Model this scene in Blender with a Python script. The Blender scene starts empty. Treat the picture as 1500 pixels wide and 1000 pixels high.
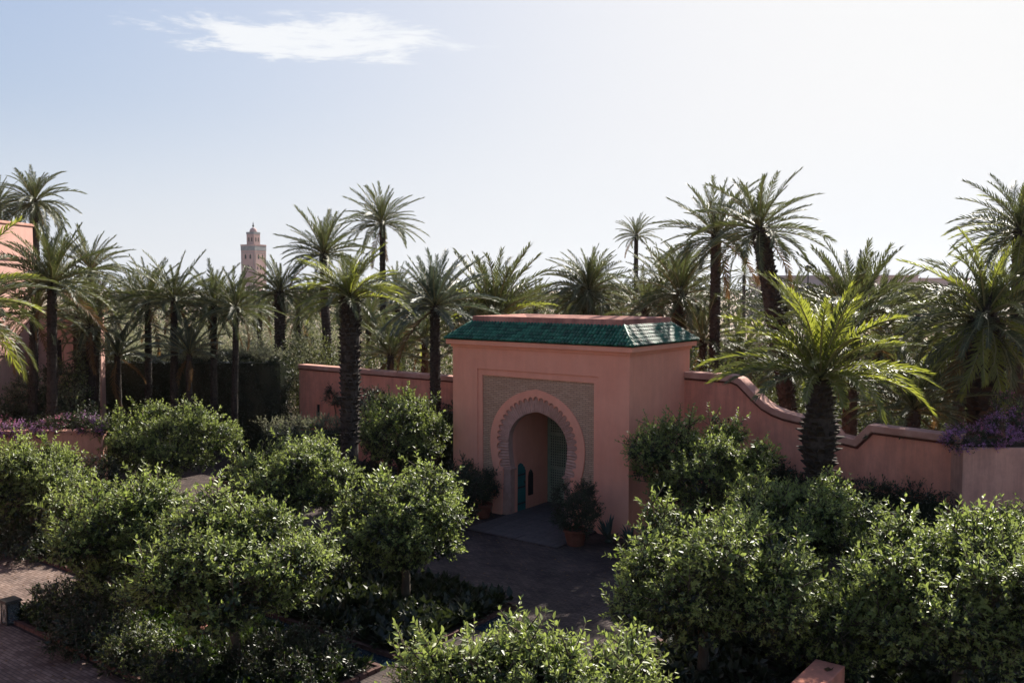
import bpy, math, random
import numpy as np
from mathutils import Vector, Matrix, Quaternion

scene = bpy.context.scene
R = math.radians
# ------------------------------------------------------------------ camera
FPX, CAM_H = 1345.0, 9.0                       # focal length in pixels of a 1500 px wide frame, eye height
PITCH = math.atan(82 / FPX)
cam_d = bpy.data.cameras.new('camera')
cam_d.sensor_width = 36.0
cam_d.lens = 36.0 * FPX / 1500.0
cam_d.clip_start = 0.1
cam_d.clip_end = 9000.0
cam = bpy.data.objects.new('camera', cam_d)
scene.collection.objects.link(cam)
cam.location = (0, 0, CAM_H)
cam.rotation_euler = (R(90) - PITCH, 0, 0)
scene.camera = cam

# ------------------------------------------------------------------ sky and sun
SUN_AZ, SUN_EL = R(31), R(34.5)                  # azimuth to the right of the view direction (+Y)
world = bpy.data.worlds.new('World')
scene.world = world
world.use_nodes = True
nt = world.node_tree
for n in list(nt.nodes):
    nt.nodes.remove(n)
def wn(t, **kw):
    n = nt.nodes.new(t)
    for k, v in kw.items():
        setattr(n, k, v)
    return n
def wl(a, b):
    nt.links.new(a, b)
out = wn('ShaderNodeOutputWorld')
bg = wn('ShaderNodeBackground')
sky = wn('ShaderNodeTexSky', sky_type='NISHITA')
sky.sun_disc = False
sky.sun_elevation = SUN_EL
sky.sun_rotation = SUN_AZ
sky.altitude = 450
sky.air_density = 1.0
sky.dust_density = 4.0
sky.ozone_density = 2.0
bg.inputs['Strength'].default_value = 0.12
# cirrus: noise on a flat layer overhead, drawn out along one direction
geo = wn('ShaderNodeTexCoord')
sep = wn('ShaderNodeSeparateXYZ')
wl(geo.outputs['Generated'], sep.inputs[0])
zc = wn('ShaderNodeMath', operation='MAXIMUM'); zc.inputs[1].default_value = 0.02
wl(sep.outputs['Z'], zc.inputs[0])
dx = wn('ShaderNodeMath', operation='DIVIDE'); wl(sep.outputs['X'], dx.inputs[0]); wl(zc.outputs[0], dx.inputs[1])
dy = wn('ShaderNodeMath', operation='DIVIDE'); wl(sep.outputs['Y'], dy.inputs[0]); wl(zc.outputs[0], dy.inputs[1])
comb = wn('ShaderNodeCombineXYZ'); wl(dx.outputs[0], comb.inputs[0]); wl(dy.outputs[0], comb.inputs[1])
mp = wn('ShaderNodeMapping')
mp.inputs['Scale'].default_value = (1.5, 1.9, 1)
mp.inputs['Rotation'].default_value = (0, 0, R(14))
wl(comb.outputs[0], mp.inputs[0])
nz = wn('ShaderNodeTexNoise')
nz.inputs['Scale'].default_value = 1.6; nz.inputs['Detail'].default_value = 9; nz.inputs['Roughness'].default_value = 0.72
nz.inputs['Distortion'].default_value = 0.35
wl(mp.outputs[0], nz.inputs['Vector'])
# the one larger cloud bank in view: centre of its patch on the layer
CL = (-0.80, 3.80)
sub = wn('ShaderNodeVectorMath', operation='SUBTRACT'); sub.inputs[1].default_value = (CL[0], CL[1], 0)
wl(comb.outputs[0], sub.inputs[0])
mp2 = wn('ShaderNodeMapping'); mp2.vector_type = 'POINT'
mp2.inputs['Scale'].default_value = (1 / 0.70, 1 / 0.50, 0)
wl(sub.outputs[0], mp2.inputs[0])
ln = wn('ShaderNodeVectorMath', operation='LENGTH'); wl(mp2.outputs[0], ln.inputs[0])
fall = wn('ShaderNodeMapRange'); fall.inputs['From Min'].default_value = 0.15; fall.inputs['From Max'].default_value = 1.25
fall.inputs['To Min'].default_value = 0.42; fall.inputs['To Max'].default_value = 0.0
wl(ln.outputs['Value'], fall.inputs['Value'])
add = wn('ShaderNodeMath', operation='ADD'); wl(nz.outputs['Fac'], add.inputs[0]); wl(fall.outputs[0], add.inputs[1])
cr = wn('ShaderNodeMapRange'); cr.interpolation_type = 'SMOOTHSTEP'
cr.inputs['From Min'].default_value = 0.64; cr.inputs['From Max'].default_value = 0.84
cr.inputs['To Max'].default_value = 0.9
wl(add.outputs[0], cr.inputs['Value'])
mixc = wn('ShaderNodeMix', data_type='RGBA')
mixc.inputs['B'].default_value = (3.25, 3.3, 3.38, 1)
wl(cr.outputs[0], mixc.inputs['Factor'])
# thin milky air over the whole sky: the glare round the sun levels off, channel by channel
sps = wn('ShaderNodeSeparateColor'); wl(sky.outputs[0], sps.inputs[0])
cmb = wn('ShaderNodeCombineColor')
for ch, kk in (('Red', 4.3), ('Green', 4.1), ('Blue', 3.2)):
    m1 = wn('ShaderNodeMath', operation='MULTIPLY'); m1.inputs[1].default_value = -1.0 / kk
    m2 = wn('ShaderNodeMath', operation='EXPONENT')
    m3 = wn('ShaderNodeMath', operation='MULTIPLY_ADD'); m3.inputs[1].default_value = -3.28; m3.inputs[2].default_value = 3.28
    wl(sps.outputs[ch], m1.inputs[0]); wl(m1.outputs[0], m2.inputs[0]); wl(m2.outputs[0], m3.inputs[0]); wl(m3.outputs[0], cmb.inputs[ch])
# pale haze thickening towards the horizon all round
hz = wn('ShaderNodeMapRange'); hz.interpolation_type = 'SMOOTHSTEP'
hz.inputs['From Min'].default_value = -0.05; hz.inputs['From Max'].default_value = 0.20
hz.inputs['To Min'].default_value = 0.9; hz.inputs['To Max'].default_value = 0.0
wl(sep.outputs['Z'], hz.inputs['Value'])
mixh = wn('ShaderNodeMix', data_type='RGBA')
mixh.inputs['B'].default_value = (2.95, 3.13, 3.40, 1)
wl(hz.outputs[0], mixh.inputs['Factor'])
wl(cmb.outputs[0], mixh.inputs['A'])
wl(mixh.outputs['Result'], mixc.inputs['A'])
wl(mixc.outputs['Result'], bg.inputs['Color'])
wl(bg.outputs[0], out.inputs['Surface'])

sun_d = bpy.data.lights.new('sun', 'SUN')
sun_d.energy = 5.0
sun_d.angle = R(0.53)
sun_d.color = (1.0, 0.93, 0.82)
sun = bpy.data.objects.new('sun', sun_d)
scene.collection.objects.link(sun)
SD = Vector((math.sin(SUN_AZ) * math.cos(SUN_EL), math.cos(SUN_AZ) * math.cos(SUN_EL), math.sin(SUN_EL)))
sun.rotation_euler = SD.to_track_quat('Z', 'Y').to_euler()
sun.location = SD * 200

vs = scene.view_settings
vs.view_transform = 'Standard'
vs.look = 'None'
vs.exposure = 1.28
vs.gamma = 1.0
vs.use_curve_mapping = False
cy = scene.cycles
cy.max_bounces = 6
cy.diffuse_bounces = 3
cy.glossy_bounces = 2
cy.transmission_bounces = 3
cy.transparent_max_bounces = 4
cy.caustics_reflective = False
cy.caustics_refractive = False

HAZE = 0.00005
# ------------------------------------------------------------------ measuring helpers
_F = Vector((0, math.cos(PITCH), -math.sin(PITCH)))
_U = Vector((0, math.sin(PITCH), math.cos(PITCH)))
def at(px, py, depth):
    """world point seen at photo position (px, py), `depth` metres away"""
    r = _F + Vector((1, 0, 0)) * ((px - 750) / FPX) + _U * ((500 - py) / FPX)
    return Vector((0, 0, CAM_H)) + r * (depth / r.y)
def gp(px, py, z=0.0):
    r = _F + Vector((1, 0, 0)) * ((px - 750) / FPX) + _U * ((500 - py) / FPX)
    return Vector((0, 0, CAM_H)) + r * ((z - CAM_H) / r.z)

col = scene.collection
def link(o, parent=None):
    col.objects.link(o)
    if parent is not None:
        o.parent = parent
    return o
def tag(o, label=None, cat=None, group=None, kind=None):
    if label: o['label'] = label
    if cat: o['category'] = cat
    if group: o['group'] = group
    if kind: o['kind'] = kind
    return o
def empty(name, loc, rz=0.0):
    o = bpy.data.objects.new(name, None)
    o.empty_display_size = 0.3
    link(o)
    o.location = loc
    o.rotation_euler = (0, 0, rz)
    return o
def inst(name, mesh, parent, loc=(0, 0, 0), rot=(0, 0, 0), sc=1.0):
    o = bpy.data.objects.new(name, mesh)
    link(o, parent)
    o.location = loc
    o.rotation_euler = rot
    o.scale = (sc, sc, sc) if isinstance(sc, (int, float)) else sc
    return o

class MB:
    """collects shapes and builds ONE mesh object"""
    def __init__(self):
        self.v = []; self.f = []; self.m = []
    def add(self, verts, faces, mi=0):
        b = len(self.v)
        self.v += [tuple(p) for p in verts]
        for q in faces:
            self.f.append(tuple(b + i for i in q)); self.m.append(mi)
        return self
    def box(self, x0, x1, y0, y1, z0, z1, mi=0):
        vs_ = [(x0, y0, z0), (x1, y0, z0), (x1, y1, z0), (x0, y1, z0), (x0, y0, z1), (x1, y0, z1), (x1, y1, z1), (x0, y1, z1)]
        return self.add(vs_, [(0, 3, 2, 1), (4, 5, 6, 7), (0, 1, 5, 4), (1, 2, 6, 5), (2, 3, 7, 6), (3, 0, 4, 7)], mi)
    def prism(self, poly, y0, y1, mi=0):
        """poly in (x, z), extruded from y0 to y1"""
        n = len(poly)
        vs_ = [(x, y0, z) for x, z in poly] + [(x, y1, z) for x, z in poly]
        fs = [tuple(range(n)), tuple(range(2 * n - 1, n - 1, -1))]
        for i in range(n):
            j = (i + 1) % n
            fs.append((i, i + n, j + n, j))
        return self.add(vs_, fs, mi)
    def flat(self, poly, z0, z1, mi=0):
        """poly in (x, y), extruded from z0 to z1"""
        n = len(poly)
        vs_ = [(x, y, z0) for x, y in poly] + [(x, y, z1) for x, y in poly]
        fs = [tuple(range(n - 1, -1, -1)), tuple(range(n, 2 * n))]
        for i in range(n):
            j = (i + 1) % n
            fs.append((i, j, j + n, i + n))
        return self.add(vs_, fs, mi)
    def lathe(self, prof, n=20, cx=0, cy_=0, mi=0):
        vs_ = []; fs = []
        for r_, z in prof:
            for k in range(n):
                a = 2 * math.pi * k / n
                vs_.append((cx + r_ * math.cos(a), cy_ + r_ * math.sin(a), z))
        for i in range(len(prof) - 1):
            for k in range(n):
                k2 = (k + 1) % n
                fs.append((i * n + k, i * n + k2, (i + 1) * n + k2, (i + 1) * n + k))
        fs.append(tuple(range(n - 1, -1, -1)))
        fs.append(tuple((len(prof) - 1) * n + k for k in range(n)))
        return self.add(vs_, fs, mi)
    def tube(self, pts, rads, n=8, mi=0):
        pts = [Vector(p) for p in pts]
        vs_ = []; fs = []
        for i, p in enumerate(pts):
            t = (pts[min(i + 1, len(pts) - 1)] - pts[max(i - 1, 0)]).normalized()
            a = t.orthogonal().normalized() if i == 0 else (a - t * a.dot(t)).normalized()
            b = t.cross(a)
            for k in range(n):
                q = 2 * math.pi * k / n
                vs_.append(p + (a * math.cos(q) + b * math.sin(q)) * rads[i])
        for i in range(len(pts) - 1):
            for k in range(n):
                k2 = (k + 1) % n
                fs.append((i * n + k, i * n + k2, (i + 1) * n + k2, (i + 1) * n + k))
        fs.append(tuple(range(n - 1, -1, -1)))
        fs.append(tuple((len(pts) - 1) * n + k for k in range(n)))
        return self.add(vs_, fs, mi)
    def mesh(self, name, mats, smooth=False):
        me = bpy.data.meshes.new(name)
        me.from_pydata(self.v, [], self.f)
        mats = mats if isinstance(mats, (list, tuple)) else [mats]
        for m in mats:
            me.materials.append(m)
        me.polygons.foreach_set('material_index', self.m)
        if smooth:
            me.polygons.foreach_set('use_smooth', [True] * len(me.polygons))
        me.update()
        return me
    def build(self, name, mats, parent=None, smooth=False, loc=(0, 0, 0), rz=0.0, bevel=0.0):
        o = bpy.data.objects.new(name, self.mesh(name, mats, smooth))
        link(o, parent)
        o.location = loc
        o.rotation_euler = (0, 0, rz)
        if bevel:
            md = o.modifiers.new('bevel', 'BEVEL'); md.width = bevel; md.segments = 2; md.limit_method = 'ANGLE'
            md.angle_limit = R(50)
        return o

def tri_mesh(name, V, T, mats, mi=None):
    """mesh from numpy arrays: V (n,3), T (m,3)"""
    me = bpy.data.meshes.new(name)
    n, m = len(V), len(T)
    me.vertices.add(n); me.vertices.foreach_set('co', np.asarray(V, np.float32).ravel())
    me.loops.add(m * 3); me.loops.foreach_set('vertex_index', np.asarray(T, np.int32).ravel())
    me.polygons.add(m)
    me.polygons.foreach_set('loop_start', np.arange(0, m * 3, 3, dtype=np.int32))
    me.polygons.foreach_set('loop_total', np.full(m, 3, np.int32))
    for q in (mats if isinstance(mats, (list, tuple)) else [mats]):
        me.materials.append(q)
    if mi is not None:
        me.polygons.foreach_set('material_index', np.asarray(mi, np.int32))
    me.update(calc_edges=True)
    return me

# ------------------------------------------------------------------ materials
def mat(name):
    m = bpy.data.materials.new(name)
    m.use_nodes = True
    return m, m.node_tree, m.node_tree.nodes['Principled BSDF']
def N(t, typ, **kw):
    n = t.nodes.new(typ)
    for k, v in kw.items():
        if k in n.inputs.keys():
            n.inputs[k].default_value = v
        else:
            setattr(n, k, v)
    return n
def ramp(t, fac, stops):
    n = t.nodes.new('ShaderNodeValToRGB')
    e = n.color_ramp.elements
    while len(e) < len(stops):
        e.new(0.5)
    for i, (p, c) in enumerate(stops):
        e[i].position = p
        e[i].color = (*c, 1)
    t.links.new(fac, n.inputs[0])
    return n
def noisy(name, c0, c1, scale=3.0, rough=0.85, bump=0.15, bscale=40.0, c2=None, detail=6, spec=0.3, stretch=(1, 1, 1), lo=0.35, hi=0.68, wear=0.0):
    m, t, b = mat(name)
    tc = N(t, 'ShaderNodeTexCoord')
    mpn = N(t, 'ShaderNodeMapping'); mpn.inputs['Scale'].default_value = stretch
    t.links.new(tc.outputs['Object'], mpn.inputs[0])
    n1 = N(t, 'ShaderNodeTexNoise', Scale=scale, Detail=detail, Roughness=0.62)
    t.links.new(mpn.outputs[0], n1.inputs['Vector'])
    st = [(lo, c0), (hi, c1)] if c2 is None else [(lo, c0), ((lo + hi) / 2, c1), (hi, c2)]
    rp = ramp(t, n1.outputs['Fac'], st)
    t.links.new(rp.outputs[0], b.inputs['Base Color'])
    if wear:
        mw = N(t, 'ShaderNodeMapping'); mw.inputs['Scale'].default_value = (1.0, 1.0, 0.13)
        t.links.new(tc.outputs['Object'], mw.inputs[0])
        w1 = N(t, 'ShaderNodeTexNoise', Scale=3.2, Detail=7, Roughness=0.7); t.links.new(mw.outputs[0], w1.inputs['Vector'])
        w2 = N(t, 'ShaderNodeTexNoise', Scale=0.9, Detail=8, Roughness=0.75); t.links.new(tc.outputs['Object'], w2.inputs['Vector'])
        wm = N(t, 'ShaderNodeMath', operation='MULTIPLY'); t.links.new(w1.outputs['Fac'], wm.inputs[0]); t.links.new(w2.outputs['Fac'], wm.inputs[1])
        wr = ramp(t, wm.outputs[0], [(0.17, (1 - wear, 1 - wear, 1 - wear * .9)), (0.30, (1, 1, 1))])
        mw2 = N(t, 'ShaderNodeMix', data_type='RGBA', blend_type='MULTIPLY'); mw2.inputs['Factor'].default_value = 1.0
        t.links.new(rp.outputs[0], mw2.inputs['A']); t.links.new(wr.outputs[0], mw2.inputs['B'])
        t.links.new(mw2.outputs['Result'], b.inputs['Base Color'])
    b.inputs['Roughness'].default_value = rough
    b.inputs['Specular IOR Level'].default_value = spec
    n2 = N(t, 'ShaderNodeTexNoise', Scale=bscale, Detail=5, Roughness=0.65)
    t.links.new(tc.outputs['Object'], n2.inputs['Vector'])
    bp = N(t, 'ShaderNodeBump', Strength=bump, Distance=0.03)
    t.links.new(n2.outputs['Fac'], bp.inputs['Height'])
    t.links.new(bp.outputs[0], b.inputs['Normal'])
    return m
def leafmat(name, c0, c1, trans=(0.2, 0.3, 0.04), tf=0.35, rough=0.42, spec=0.5, vary=0.5):
    """leaf: glossy face, light passing through; colour differs from piece to piece and over the plant"""
    m, t, b = mat(name)
    oi = N(t, 'ShaderNodeObjectInfo')
    ge = N(t, 'ShaderNodeNewGeometry')
    n1 = N(t, 'ShaderNodeTexNoise', Scale=1.7, Detail=3)
    t.links.new(ge.outputs['Position'], n1.inputs['Vector'])
    rpi = N(t, 'ShaderNodeMath', operation='MULTIPLY'); rpi.inputs[1].default_value = 0.35
    t.links.new(ge.outputs['Random Per Island'], rpi.inputs[0])
    ro = N(t, 'ShaderNodeMath', operation='MULTIPLY_ADD'); ro.inputs[1].default_value = vary * 0.6
    t.links.new(oi.outputs['Random'], ro.inputs[0]); t.links.new(rpi.outputs[0], ro.inputs[2])
    sm = N(t, 'ShaderNodeMath', operation='ADD', use_clamp=True)
    nn = N(t, 'ShaderNodeMath', operation='MULTIPLY_ADD'); nn.inputs[1].default_value = 1.2; nn.inputs[2].default_value = -0.5
    t.links.new(n1.outputs['Fac'], nn.inputs[0])
    t.links.new(nn.outputs[0], sm.inputs[0]); t.links.new(ro.outputs[0], sm.inputs[1])
    rp = ramp(t, sm.outputs[0], [(0.0, c0), (0.9, c1)])
    t.links.new(rp.outputs[0], b.inputs['Base Color'])
    b.inputs['Roughness'].default_value = rough
    b.inputs['Specular IOR Level'].default_value = spec
    tr = N(t, 'ShaderNodeBsdfTranslucent'); tr.inputs['Color'].default_value = (*trans, 1)
    mx = N(t, 'ShaderNodeMixShader'); mx.inputs[0].default_value = tf
    o = t.nodes['Material Output']
    t.links.new(b.outputs[0], mx.inputs[1]); t.links.new(tr.outputs[0], mx.inputs[2])
    t.links.new(mx.outputs[0], o.inputs['Surface'])
    return m

M = {}
M['plaster'] = noisy('pink_plaster', (0.77, 0.325, 0.215), (0.84, 0.375, 0.255), 0.55, 0.9, 0.14, 50, spec=0.2, wear=0.07)
M['plaster_wall'] = noisy('weathered_plaster', (0.68, 0.265, 0.175), (0.80, 0.335, 0.235), 0.45, 0.92, 0.18, 45, spec=0.2, stretch=(1, 1, 0.45), wear=0.24)
M['plaster_pale'] = noisy('pale_plaster', (0.52, 0.28, 0.21), (0.60, 0.335, 0.255), 0.6, 0.9, 0.14, 50, spec=0.2, wear=0.3)
M['plaster_building'] = noisy('pale_pink_plaster', (0.52, 0.30, 0.25), (0.62, 0.37, 0.31), 0.5, 0.9, 0.14, 40, spec=0.2, wear=0.15)
M['coping'] = noisy('coping_plaster', (0.42, 0.20, 0.15), (0.58, 0.33, 0.26), 1.6, 0.88, 0.16, 50, spec=0.25)
M['band'] = noisy('dark_brick', (0.10, 0.032, 0.022), (0.16, 0.055, 0.038), 6, 0.9, 0.3, 30)
M['parapet'] = noisy('weathered_parapet', (0.30, 0.12, 0.09), (0.52, 0.24, 0.18), 1.1, 0.92, 0.2, 40, spec=0.2, wear=0.4)
M['stucco'] = noisy('carved_stucco', (0.42, 0.235, 0.18), (0.53, 0.31, 0.245), 5, 0.85, 0.3, 25)
M['tile'] = noisy('green_glazed_tile', (0.004, 0.048, 0.036), (0.012, 0.105, 0.072), 9, 0.55, 0.05, 60, spec=0.35, detail=8)
_t = M['tile'].node_tree; _b = _t.nodes['Principled BSDF']; _g = N(_t, 'ShaderNodeNewGeometry')
_r = ramp(_t, _g.outputs['Random Per Island'], [(0.0, (0.004, 0.046, 0.027)), (0.6, (0.013, 0.105, 0.06)), (1.0, (0.034, 0.17, 0.098))])
_t.links.new(_r.outputs[0], _b.inputs['Base Color'])
M['teal'] = noisy('teal_paint', (0.018, 0.11, 0.108), (0.032, 0.165, 0.155), 3, 0.6, 0.1, 30)
M['lattice'] = noisy('grey_green_wood', (0.19, 0.22, 0.15), (0.27, 0.29, 0.21), 3, 0.7, 0.1, 30)
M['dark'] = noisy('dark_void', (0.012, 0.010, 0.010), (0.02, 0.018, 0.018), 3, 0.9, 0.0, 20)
M['soil'] = noisy('bed_soil', (0.022, 0.016, 0.012), (0.055, 0.038, 0.026), 4, 1.0, 0.6, 12)
M['earth'] = noisy('dry_earth', (0.16, 0.115, 0.08), (0.26, 0.19, 0.135), 0.12, 1.0, 0.4, 6, c2=(0.12, 0.12, 0.06))
M['terracotta'] = noisy('terracotta', (0.15, 0.05, 0.032), (0.22, 0.08, 0.05), 5, 0.8, 0.15, 40)
M['brick'] = noisy('kerb_brick', (0.07, 0.034, 0.028), (0.13, 0.064, 0.05), 3, 0.9, 0.3, 30)
M['apron'] = noisy('stone_flags', (0.075, 0.066, 0.064), (0.12, 0.10, 0.095), 2, 0.8, 0.25, 12, spec=0.12)
M['iron'] = noisy('black_iron', (0.015, 0.014, 0.013), (0.03, 0.027, 0.025), 8, 0.5, 0.1, 40)
M['bark'] = noisy('citrus_bark', (0.05, 0.038, 0.028), (0.11, 0.085, 0.06), 6, 0.95, 0.5, 25, stretch=(1, 1, .3))
M['palm_bark'] = noisy('palm_bark', (0.013, 0.010, 0.009), (0.055, 0.042, 0.034), 4, 0.95, 0.5, 22, c2=(0.028, 0.021, 0.017))
M['palm_boot'] = noisy('palm_leaf_base', (0.015, 0.011, 0.009), (0.06, 0.043, 0.03), 5, 0.9, 0.4, 22)
M['rachis'] = noisy('frond_stem', (0.17, 0.17, 0.06), (0.27, 0.22, 0.09), 3, 0.5, 0.05, 20, spec=0.5)
M['minaret'] = noisy('minaret_stone', (0.36, 0.235, 0.215), (0.44, 0.30, 0.275), 0.25, 0.9, 0.2, 2)
M['minaret_pale'] = noisy('minaret_frieze', (0.17, 0.19, 0.20), (0.27, 0.27, 0.27), 0.6, 0.8, 0.2, 2)
M['far_wall'] = noisy('far_building_plaster', (0.50, 0.38, 0.36), (0.58, 0.45, 0.42), 0.2, 0.9, 0.05, 3)
M['glass'], _t, _b = mat('pane_glass')
_b.inputs['Roughness'].default_value = 0.1; _b.inputs['Transmission Weight'].default_value = 0.85; _b.inputs['Base Color'].default_value = (.7, .75, .75, 1)
M['water'], _t, _b = mat('basin_water')
_b.inputs['Base Color'].default_value = (0.02, 0.035, 0.045, 1); _b.inputs['Roughness'].default_value = 0.06
# paving of small bricks with worn joints
m_, t_, b_ = mat('brick_paving')
tc_ = N(t_, 'ShaderNodeTexCoord'); mpp = N(t_, 'ShaderNodeMapping')
t_.links.new(tc_.outputs['Object'], mpp.inputs[0])
br = N(t_, 'ShaderNodeTexBrick'); br.offset = 0.5
br.inputs['Scale'].default_value = 1.0; br.inputs['Brick Width'].default_value = 0.24; br.inputs['Row Height'].default_value = 0.10
br.inputs['Mortar Size'].default_value = 0.010
br.inputs['Color1'].default_value = (0.062, 0.046, 0.044, 1); br.inputs['Color2'].default_value = (0.105, 0.078, 0.07, 1)
br.inputs['Mortar'].default_value = (0.035, 0.03, 0.028, 1)
t_.links.new(mpp.outputs[0], br.inputs['Vector'])
n_ = N(t_, 'ShaderNodeTexNoise', Scale=0.9, Detail=7, Roughness=0.65); t_.links.new(tc_.outputs['Object'], n_.inputs['Vector'])
r_ = ramp(t_, n_.outputs['Fac'], [(0.3, (0.45, 0.45, 0.47)), (0.7, (1.25, 1.2, 1.15))])
mm = N(t_, 'ShaderNodeMix', data_type='RGBA', blend_type='MULTIPLY'); mm.inputs['Factor'].default_value = 1.0
t_.links.new(br.outputs['Color'], mm.inputs['A']); t_.links.new(r_.outputs[0], mm.inputs['B'])
t_.links.new(mm.outputs['Result'], b_.inputs['Base Color'])
b_.inputs['Roughness'].default_value = 0.8; b_.inputs['Specular IOR Level'].default_value = 0.12
bp_ = N(t_, 'ShaderNodeBump', Strength=0.5, Distance=0.01); t_.links.new(br.outputs['Fac'], bp_.inputs['Height']); bp_.invert = True
n2_ = N(t_, 'ShaderNodeTexNoise', Scale=14, Detail=4); t_.links.new(tc_.outputs['Object'], n2_.inputs['Vector'])
bp2 = N(t_, 'ShaderNodeBump', Strength=0.35, Distance=0.03); t_.links.new(n2_.outputs['Fac'], bp2.inputs['Height'])
t_.links.new(bp_.outputs[0], bp2.inputs['Normal'])
t_.links.new(bp2.outputs[0], b_.inputs['Normal'])
M['paving'] = m_
M['path'] = m_.copy(); M['path'].name = 'pinkish_lit_path_paving'  # pinkish stone, its lighter tone also painting in the sun on it
for nd in M['path'].node_tree.nodes:
    if nd.type == 'TEX_BRICK':
        nd.inputs['Color1'].default_value = (0.15, 0.105, 0.09, 1); nd.inputs['Color2'].default_value = (0.25, 0.185, 0.16, 1); nd.inputs['Mortar'].default_value = (0.09, 0.07, 0.06, 1)
# thin-brick panel
m_, t_, b_ = mat('thin_brick')
tc_ = N(t_, 'ShaderNodeTexCoord'); mpp = N(t_, 'ShaderNodeMapping'); mpp.inputs['Rotation'].default_value = (R(-90), 0, 0)
t_.links.new(tc_.outputs['Object'], mpp.inputs[0])
br = N(t_, 'ShaderNodeTexBrick'); br.offset = 0.5
br.inputs['Scale'].default_value = 1.0; br.inputs['Brick Width'].default_value = 0.26; br.inputs['Row Height'].default_value = 0.072
br.inputs['Mortar Size'].default_value = 0.012
br.inputs['Color1'].default_value = (0.44, 0.26, 0.165, 1); br.inputs['Color2'].default_value = (0.56, 0.36, 0.24, 1)
br.inputs['Mortar'].default_value = (0.27, 0.165, 0.11, 1)
t_.links.new(mpp.outputs[0], br.inputs['Vector'])
t_.links.new(br.outputs['Color'], b_.inputs['Base Color']); b_.inputs['Roughness'].default_value = 0.9
bp_ = N(t_, 'ShaderNodeBump', Strength=0.45, Distance=0.02); bp_.invert = True
t_.links.new(br.outputs['Fac'], bp_.inputs['Height']); t_.links.new(bp_.outputs[0], b_.inputs['Normal'])
M['thin_brick'] = m_

M['citrus'] = leafmat('citrus_leaf', (0.010, 0.019, 0.006), (0.030, 0.048, 0.013), (0.09, 0.15, 0.02), 0.20, 0.42, 0.42)  # darkened in colour to match the shaded lower half of citrus crowns
M['citrus_lit_top'] = leafmat('citrus_sunlit_top_leaf', (0.035, 0.058, 0.012), (0.085, 0.115, 0.026), (0.2, 0.28, 0.04), 0.25, 0.44, 0.4)  # lighter copy that paints sunlight onto the crown tops
M['citrus_tip'] = leafmat('citrus_young_lit_leaf', (0.10, 0.14, 0.036), (0.25, 0.285, 0.09), (0.35, 0.43, 0.10), 0.34, 0.48, 0.4)  # young tips, brightened further to stand for sun on them
M['date'] = leafmat('date_palm_leaf', (0.030, 0.040, 0.020), (0.072, 0.082, 0.036), (0.14, 0.16, 0.045), 0.24, 0.5, 0.38)
M['bluedate'] = leafmat('blue_palm_leaf', (0.045, 0.06, 0.05), (0.085, 0.105, 0.082), (0.11, 0.14, 0.075), 0.2, 0.5, 0.38)
M['green'] = leafmat('backlit_palm_leaf', (0.045, 0.062, 0.018), (0.105, 0.125, 0.03), (0.34, 0.37, 0.05), 0.42, 0.46, 0.38)  # yellower palm leaf, its colour standing in for backlight on some fronds
M['dead'] = leafmat('dry_palm_leaf', (0.09, 0.055, 0.028), (0.17, 0.105, 0.05), (0.2, 0.11, 0.04), 0.3, 0.7, 0.2)
M['olive'] = leafmat('grey_olive_leaf', (0.12, 0.13, 0.085), (0.23, 0.235, 0.155), (0.30, 0.31, 0.17), 0.35, 0.6, 0.25)
M['shrub'] = leafmat('shrub_leaf', (0.030, 0.040, 0.018), (0.088, 0.10, 0.045), (0.15, 0.17, 0.05), 0.25, 0.6, 0.25)
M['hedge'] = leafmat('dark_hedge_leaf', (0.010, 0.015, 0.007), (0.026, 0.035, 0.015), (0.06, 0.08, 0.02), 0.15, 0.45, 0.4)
M['bougain'] = leafmat('purple_bract', (0.26, 0.11, 0.32), (0.46, 0.23, 0.45), (0.5, 0.25, 0.5), 0.3, 0.6, 0.2)
M['pinkfl'] = leafmat('pink_bract', (0.34, 0.06, 0.17), (0.46, 0.18, 0.26), (0.5, 0.2, 0.3), 0.3, 0.6, 0.2)
M['fruit'] = noisy('green_fruit', (0.16, 0.20, 0.03), (0.30, 0.27, 0.04), 2, 0.45, 0.1, 60, spec=0.5)

# ------------------------------------------------------------------ leaf geometry
LEAF_V = np.array([(0, 0, 0), (.30, -.20, .05), (.68, -.17, .04), (1, 0, -.06), (.68, .17, .04), (.30, .20, .05), (.45, 0, -.01)], np.float64)
LEAF_T = np.array([(0, 1, 6), (1, 2, 6), (2, 3, 6), (3, 4, 6), (4, 5, 6), (5, 0, 6)])
LITE_V = np.array([(0, 0, 0), (.5, -.23, .06), (1, 0, -.04), (.5, .23, .06)], np.float64)
LITE_T = np.array([(0, 1, 2), (0, 2, 3)])
def frames(D, Nrm):
    """orthonormal frames with x along D and z near Nrm"""
    D = D / np.linalg.norm(D, axis=1, keepdims=True)
    Y = np.cross(Nrm, D); Y /= np.maximum(np.linalg.norm(Y, axis=1, keepdims=True), 1e-6)
    Z = np.cross(D, Y)
    return np.stack([D, Y, Z], axis=2)
def leaves(P, D, Nrm, S, lite=False):
    """place leaves at P along D with size S -> V, T"""
    LV, LT = (LITE_V, LITE_T) if lite else (LEAF_V, LEAF_T)
    Rm = frames(D, Nrm)
    V = np.einsum('nij,kj->nki', Rm, LV) * S[:, None, None] + P[:, None, :]
    k = len(LV)
    T = (LT[None] + (np.arange(len(P)) * k)[:, None, None]).reshape(-1, 3)
    return V.reshape(-1, 3), T, np.repeat(np.arange(len(P)), len(LT))
def unit(rng, n):
    d = rng.normal(size=(n, 3)); return d / np.linalg.norm(d, axis=1, keepdims=True)

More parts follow.
